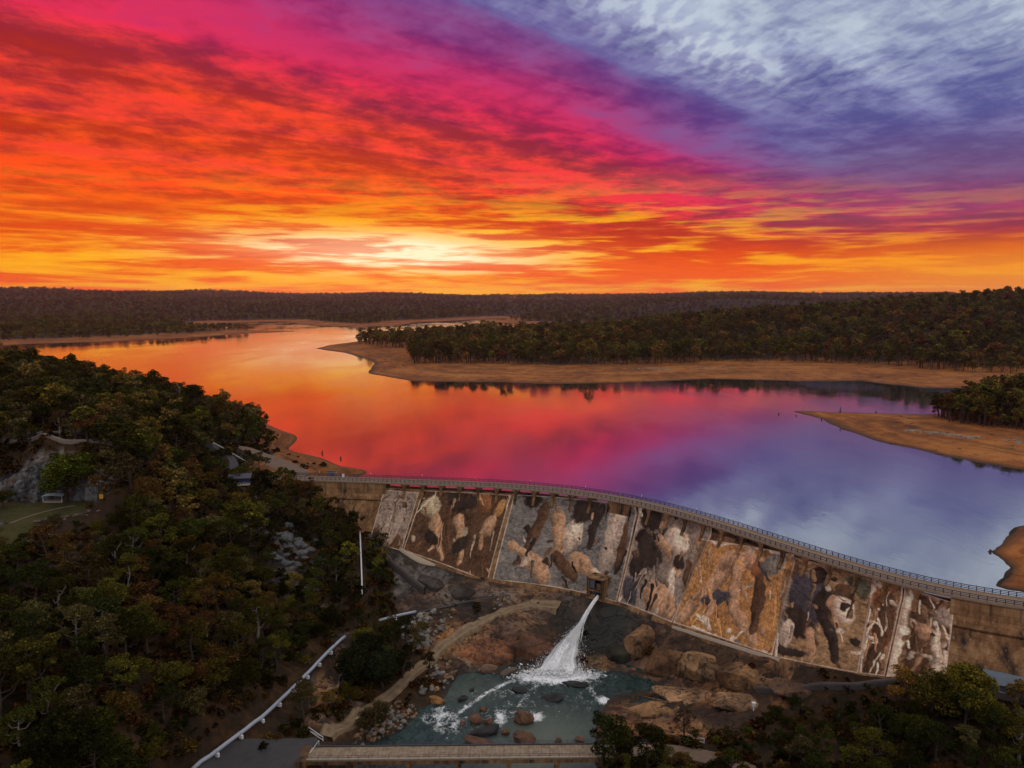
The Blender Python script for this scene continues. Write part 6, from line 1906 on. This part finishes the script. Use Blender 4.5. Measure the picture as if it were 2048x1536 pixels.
# ------------------------------------------------------------------ stuff: woods and scrub as one mass each
def scatter(name, pts, protos, label=None, cat=None):
    """pts: x, y, z, scale, index; protos: list of objects kept outside the scene"""
    coll = bpy.data.collections.new(name + '_sources')
    for i, o in enumerate(protos):
        o.name = '%02d_%s' % (i, name)
        coll.objects.link(o)
    pts = np.asarray(pts, float)
    me = bpy.data.meshes.new(name)
    me.vertices.add(len(pts)); me.vertices.foreach_set('co', pts[:, :3].astype(np.float32).reshape(-1))
    a = me.attributes.new('size', 'FLOAT', 'POINT'); a.data.foreach_set('value', pts[:, 3].astype(np.float32))
    a = me.attributes.new('pick', 'INT', 'POINT'); a.data.foreach_set('value', pts[:, 4].astype(np.int32))
    a = me.attributes.new('turn', 'FLOAT', 'POINT'); a.data.foreach_set('value', rng.uniform(0, 6.28, len(pts)).astype(np.float32))
    ob = link(bpy.data.objects.new(name, me))
    ng = bpy.data.node_groups.new(name, 'GeometryNodeTree')
    ng.interface.new_socket('Geometry', in_out='INPUT', socket_type='NodeSocketGeometry')
    ng.interface.new_socket('Geometry', in_out='OUTPUT', socket_type='NodeSocketGeometry')
    nd = ng.nodes
    gi, go = nd.new('NodeGroupInput'), nd.new('NodeGroupOutput')
    ci = nd.new('GeometryNodeCollectionInfo'); ci.inputs['Collection'].default_value = coll
    ci.inputs['Separate Children'].default_value = True; ci.inputs['Reset Children'].default_value = True
    ip = nd.new('GeometryNodeInstanceOnPoints'); ip.inputs['Pick Instance'].default_value = True
    def attr(nm, ty):
        x_ = nd.new('GeometryNodeInputNamedAttribute'); x_.data_type = ty; x_.inputs['Name'].default_value = nm
        return [s for s in x_.outputs if s.enabled][0]
    cx = nd.new('ShaderNodeCombineXYZ')
    ng.links.new(attr('turn', 'FLOAT'), cx.inputs[2])
    er = nd.new('FunctionNodeEulerToRotation')
    ng.links.new(cx.outputs[0], er.inputs[0])
    ng.links.new(gi.outputs[0], ip.inputs['Points']); ng.links.new(ci.outputs[0], ip.inputs['Instance'])
    ng.links.new(attr('pick', 'INT'), ip.inputs['Instance Index']); ng.links.new(er.outputs[0], ip.inputs['Rotation'])
    ng.links.new(attr('size', 'FLOAT'), ip.inputs['Scale'])
    ng.links.new(ip.outputs[0], go.inputs[0])
    md = ob.modifiers.new('scatter', 'NODES'); md.node_group = ng
    ob['kind'] = 'stuff'
    if label:
        tag(ob, label, cat)
    return ob
def joined_tree(seed, H, spread, nl, per, size, color, form='gum'):
    tr, cr = tree_meshes(seed, H, spread, nl, per, size, form)
    V = np.concatenate([np.array([v.co[:] for v in tr.vertices]), np.array([v.co[:] for v in cr.vertices])])
    F = [tuple(p.vertices) for p in tr.polygons]; k = len(tr.vertices); nf = len(F)
    F += [tuple(i + k for i in p.vertices) for p in cr.polygons]
    me = bpy.data.meshes.new('wood_tree'); me.from_pydata(V.tolist(), [], F); me.materials.append(bark_mat); me.materials.append(leaf_for(color))
    mi = np.zeros(len(F), np.int32); mi[nf:] = 1
    me.polygons.foreach_set('material_index', mi); me.update()
    bpy.data.meshes.remove(tr); bpy.data.meshes.remove(cr)
    o = bpy.data.objects.new('wood_tree', me); o.color = (*color, 1)
    return o
# what is left of the bush on the slope
CN = ['GREEN', 'OLIVE', 'RUSTY', 'GOLD', 'DEEP', 'GREYG']
pr_ = [joined_tree(200 + i, 13, 4.4, 9, 30, 0.45, COLS[CN[i // 2]]) for i in range(12)]
scatter('slope_bush', [(x, y, z, sc, CN.index(cn) * 2 + (k % 2)) for x, y, z, sc, k, cn in rest], pr_, 'mixed eucalyptus bush covering the upper left hill', 'bush')
# low scrub and dead bracken on the slope
sc_r = random.Random(33)
def shrub(seed, color):
    r = np.random.default_rng(seed)
    V, F = leaf_cloud([r.normal(0, 0.5, 3) * np.array([1, 1, 0.3]) + np.array([0, 0, 0.45]) for _ in range(4)], [0.8, 0.7, 0.6, 0.5], 60, 0.26, r, 0.7)
    me = bpy.data.meshes.new('shrub'); me.from_pydata(V.tolist(), [], F.tolist()); me.materials.append(leaf_for(color)); me.update()
    o = bpy.data.objects.new('shrub', me); o.color = (*color, 1)
    return o
SH = [(0.040, 0.023, 0.009), (0.072, 0.035, 0.012), (0.030, 0.024, 0.009), (0.018, 0.020, 0.006), (0.090, 0.052, 0.013), (0.027, 0.029, 0.008)]
NS = 75000
sx_ = rng.uniform(-330, 190, NS); sy_ = rng.uniform(118, 560, NS)
sh_ = hz(sx_, sy_); ssd, sss = dam_sd(sx_, sy_)
si_r = poly_in_dist(sx_, sy_, rockp[0]); si_v = poly_in_dist(sx_, sy_, RIVER); si_q = poly_in_dist(sx_, sy_, QUARRY); si_l = poly_in_dist(sx_, sy_, np.array([at(a, b, 11)[:2] for a, b in [(-200, 1055), (60, 1040), (80, 1060), (40, 1130), (-200, 1150)]]))
oks = (~si_v[0]) & (si_v[1] > 2.5) & ~si_q[0] & (si_q[1] > 3) & ~si_l[0] & ~((ssd < face_off(sh_) + 1.0) & (ssd > -12) & (sss > 0)) & np.where(ssd < 0, (sx_ < -60) & (sh_ > 4.0), True) & (np.abs(sx_ / sy_) < 0.8)
oks &= ~(si_r[0] & (rng.random(NS) > 0.025))
oks &= ~((ssd < 0) & (sh_ < 7) & (rng.random(NS) > 0.12))
dens = 0.6 + 1.3 * fbm(sx_ / 18, sy_ / 18, 3, 91)
oks &= rng.random(NS) < np.clip(dens, 0.08, 1)
kd = np.full(NS, 1e9)
for a, b, w_ in keepout:
    kd = np.minimum(kd, np.hypot(sx_ - a, sy_ - b) - w_ * 0.55)
oks &= kd > 0
pick = np.clip((2.4 + 8 * fbm(sx_ / 25, sy_ / 25, 3, 95) + rng.normal(0, 1.3, NS)), 0, 5.99).astype(int)
scatter('undergrowth', np.stack([sx_, sy_, sh_ - 0.1, 0.6 + 1.8 * rng.random(NS) ** 1.8, pick], -1)[oks], [shrub(300 + i, SH[i]) for i in range(6)], 'brown and green scrub and bracken under the trees', 'undergrowth')

# stones, stumps and driftwood strewn over the bare banks
def debris(seed, log):
    me = bpy.data.meshes.new('debris')
    if log:
        mb = MB().tube([(-1.6, 0, 0.1), (0, 0.15, 0.22), (1.7, 0, 0.15)], [0.22, 0.18, 0.07], 6).tube([(0.3, 0.1, 0.2), (0.9, 0.6, 0.8)], [0.1, 0.03], 5)
        me.from_pydata(mb.v, [], mb.f); me.materials.append(stump_mat)
    else:
        src = ROCK[5 + seed % 5]
        me.from_pydata([(v.co.x, v.co.y * 0.8, v.co.z * 0.6) for v in src.vertices], [], [tuple(p.vertices) for p in src.polygons]); me.materials.append(stump_mat if seed % 2 else stone_mat)
    me.update()
    return bpy.data.objects.new('debris', me)
bx0, by0 = rng.uniform(-420, 700, 60000), rng.uniform(330, 1250, 60000)
bz0 = hz(bx0, by0); bsd = dam_sd(bx0, by0)[0]
kb = (bsd < -8) & (bz0 > 0.1) & (bz0 < 8.5) & (np.abs(bx0 / by0) < 0.8) & (rng.random(60000) < np.clip(0.10 + 0.5 * fbm(bx0 / 60, by0 / 60, 3, 97), 0.01, 0.4))
nb_ = int(kb.sum())
scatter('bank_debris', np.stack([bx0[kb], by0[kb], bz0[kb] - 0.05, 0.25 + 0.9 * rng.random(nb_) ** 3, rng.integers(0, 4, nb_)], -1), [debris(0, True), debris(1, False), debris(2, False), debris(3, True)], 'small stumps, stones and driftwood strewn over the bare banks', 'debris')
# woods round the reservoir
woodr = np.random.default_rng(55)
def wood_points(n, az0, az1, r0, r1, power=1.0):
    a = np.radians(woodr.uniform(az0, az1, n)); r = np.sqrt(woodr.uniform(r0 ** 2, r1 ** 2, n)) if power == 1 else np.exp(woodr.uniform(math.log(r0), math.log(r1), n))
    return r * np.sin(a), r * np.cos(a)
FRONT = [np.array([ground_at(*p)[:2] for p in L]) for L in (
    [(706, 681), (720, 690), (760, 693), (818, 697), (826, 727), (900, 727), (1000, 728), (1120, 730), (1240, 731), (1330, 727), (1420, 722), (1600, 724), (1750, 727), (1850, 738), (1950, 745), (2100, 750), (2300, 752)],
    [(1868, 833), (1900, 845), (1960, 852), (2048, 862), (2200, 880)])]
FR = FRONT[0]
WOOD1 = np.concatenate([FR, at(2700, 690, 0)[None, :2], at(2700, 641, 0)[None, :2], np.array([at(a, b, 0)[:2] for a, b in [(2048, 641), (1500, 642.5), (1200, 657), (1000, 666), (860, 673), (730, 682)]])])
WOOD2 = np.concatenate([FRONT[1], np.array([at(a, b, 0)[:2] for a, b in [(2900, 930), (2900, 802), (2400, 806), (2048, 810), (1960, 815), (1900, 826)]])])
WC = [(0.066, 0.066, 0.014), (0.105, 0.088, 0.017), GREEN, (0.15, 0.078, 0.024), (0.070, 0.072, 0.015), (0.10, 0.078, 0.022)]
mid_protos = [joined_tree(400 + i, 19 + 2 * (i % 3), 5.4, 8, 11, 0.85, WC[i % 6]) for i in range(8)]
pts_m = []
for poly, n_, step in ((WOOD1, 60000, 7.4), (WOOD2, 9000, 5.0)):
    x0, y0 = poly.min(0); x1, y1 = np.minimum(poly.max(0), [2000, 3200])
    if poly is WOOD1:
        x_, y_ = wood_points(n_, -14, 46, 640, 2900, 2)
    else:
        x_, y_ = woodr.uniform(x0, x1, n_), woodr.uniform(y0, y1, n_)
    ins, dist = poly_in_dist(x_, y_, poly)
    z_ = hz(x_, y_)
    k = ins & (z_ > 0.4) & (np.abs(x_ / y_) < 1.0)
    x_, y_, z_, dist = x_[k], y_[k], z_[k], dist[k]
    seen = set()
    for i in range(len(x_)):
        st2 = step * (1 + max(0, math.hypot(x_[i], y_[i]) - 800) / 2200)
        key = (int(x_[i] / st2), int(y_[i] / st2), poly is WOOD1)
        if key in seen:
            continue
        seen.add(key)
        sc = (0.5 + 0.75 * woodr.random() ** 1.6) * (1.12 if poly is WOOD1 else 1.0) * (1 + 0.7 * float(fbm(np.array(x_[i] / 90), np.array(y_[i] / 90), 3, 63)))
        warm = fbm(np.array(x_[i] / 160), np.array(y_[i] / 160), 3, 61)
        pk = 3 if woodr.random() < 0.10 + 0.5 * max(0, warm) else woodr.integers(0, 8)
        pts_m.append((x_[i], y_[i], z_[i] - 0.5, sc, pk))
scatter('lakeside_wood', pts_m, mid_protos, 'dense eucalyptus wood covering the land round the reservoir', 'wood')
print('lakeside', len(pts_m))
def far_tree(seed, color):
    r = np.random.default_rng(seed)
    cs = [np.array([r.normal(0, 2.6), r.normal(0, 2.6), r.uniform(8, 16)]) for _ in range(7)] + [np.array([0, 0, 6.0])]
    V, F = leaf_cloud(cs, [3.6] * 7 + [4.0], 1.5, 1.9, r, 0.8)
    me = bpy.data.meshes.new('far_tree'); me.from_pydata(V.tolist(), [], F.tolist()); me.materials.append(make_leaf('far_leaves', color, 0.3)); me.update()
    o = bpy.data.objects.new('far_tree', me); o.color = (*color, 1)
    return o
x_, y_ = wood_points(125000, -52, 52, 1500, 8200, 2)
z_ = hz(x_, y_)
ins = poly_in_dist(x_, y_, WOOD1)[0]
rr_ = np.hypot(x_, y_)
li, ld = poly_in_dist(x_, y_, LANDS[3])
kf = ~ins & (z_ > 2.0) & (li & (ld > 45 + 0.02 * rr_))
x_, y_, z_, rr_ = x_[kf], y_[kf], z_[kf], rr_[kf]
seen = set(); pf = []
for i in range(len(x_)):
    st2 = 11 + rr_[i] / 260
    key = (int(x_[i] / st2), int(y_[i] / st2))
    if key in seen:
        continue
    seen.add(key)
    pf.append((x_[i], y_[i], z_[i] - 1, woodr.uniform(0.75, 1.2) * (1.0 + max(0, rr_[i] - 2500) / 6000) * (1 + 0.6 * float(fbm(np.array(x_[i] / 300), np.array(y_[i] / 300), 3, 65))), woodr.integers(0, 5)))
scatter('far_forest', pf, [far_tree(500 + i, c_) for i, c_ in enumerate([GREEN, OLIVE, OLIVE, (0.09, 0.06, 0.020), GREEN])], 'distant forest over the low hills to the horizon', 'forest')
print('far', len(pf))

# ------------------------------------------------------------------ the hazy air
hz_mat = bpy.data.materials.new('haze')
hz_mat.use_nodes = True
hz_mat.node_tree.nodes.clear()
n = N(hz_mat.node_tree)
n.out = n.new('ShaderNodeOutputMaterial')
pv_ = n.new('ShaderNodeVolumePrincipled')
pv_.inputs['Color'].default_value = (0.90, 0.60, 0.86, 1)
pv_.inputs['Density'].default_value = 0.000028
pv_.inputs['Anisotropy'].default_value = 0.65
n.t.links.new(pv_.outputs[0], n.out.inputs['Volume'])
hb = MB().box((0, 0, (240 - 50) / 2), (18400, 18400, 290)).build('haze', hz_mat)
tag(hb, kind='stuff')
hb['label'] = 'thin purple evening haze over the reservoir and far hills'
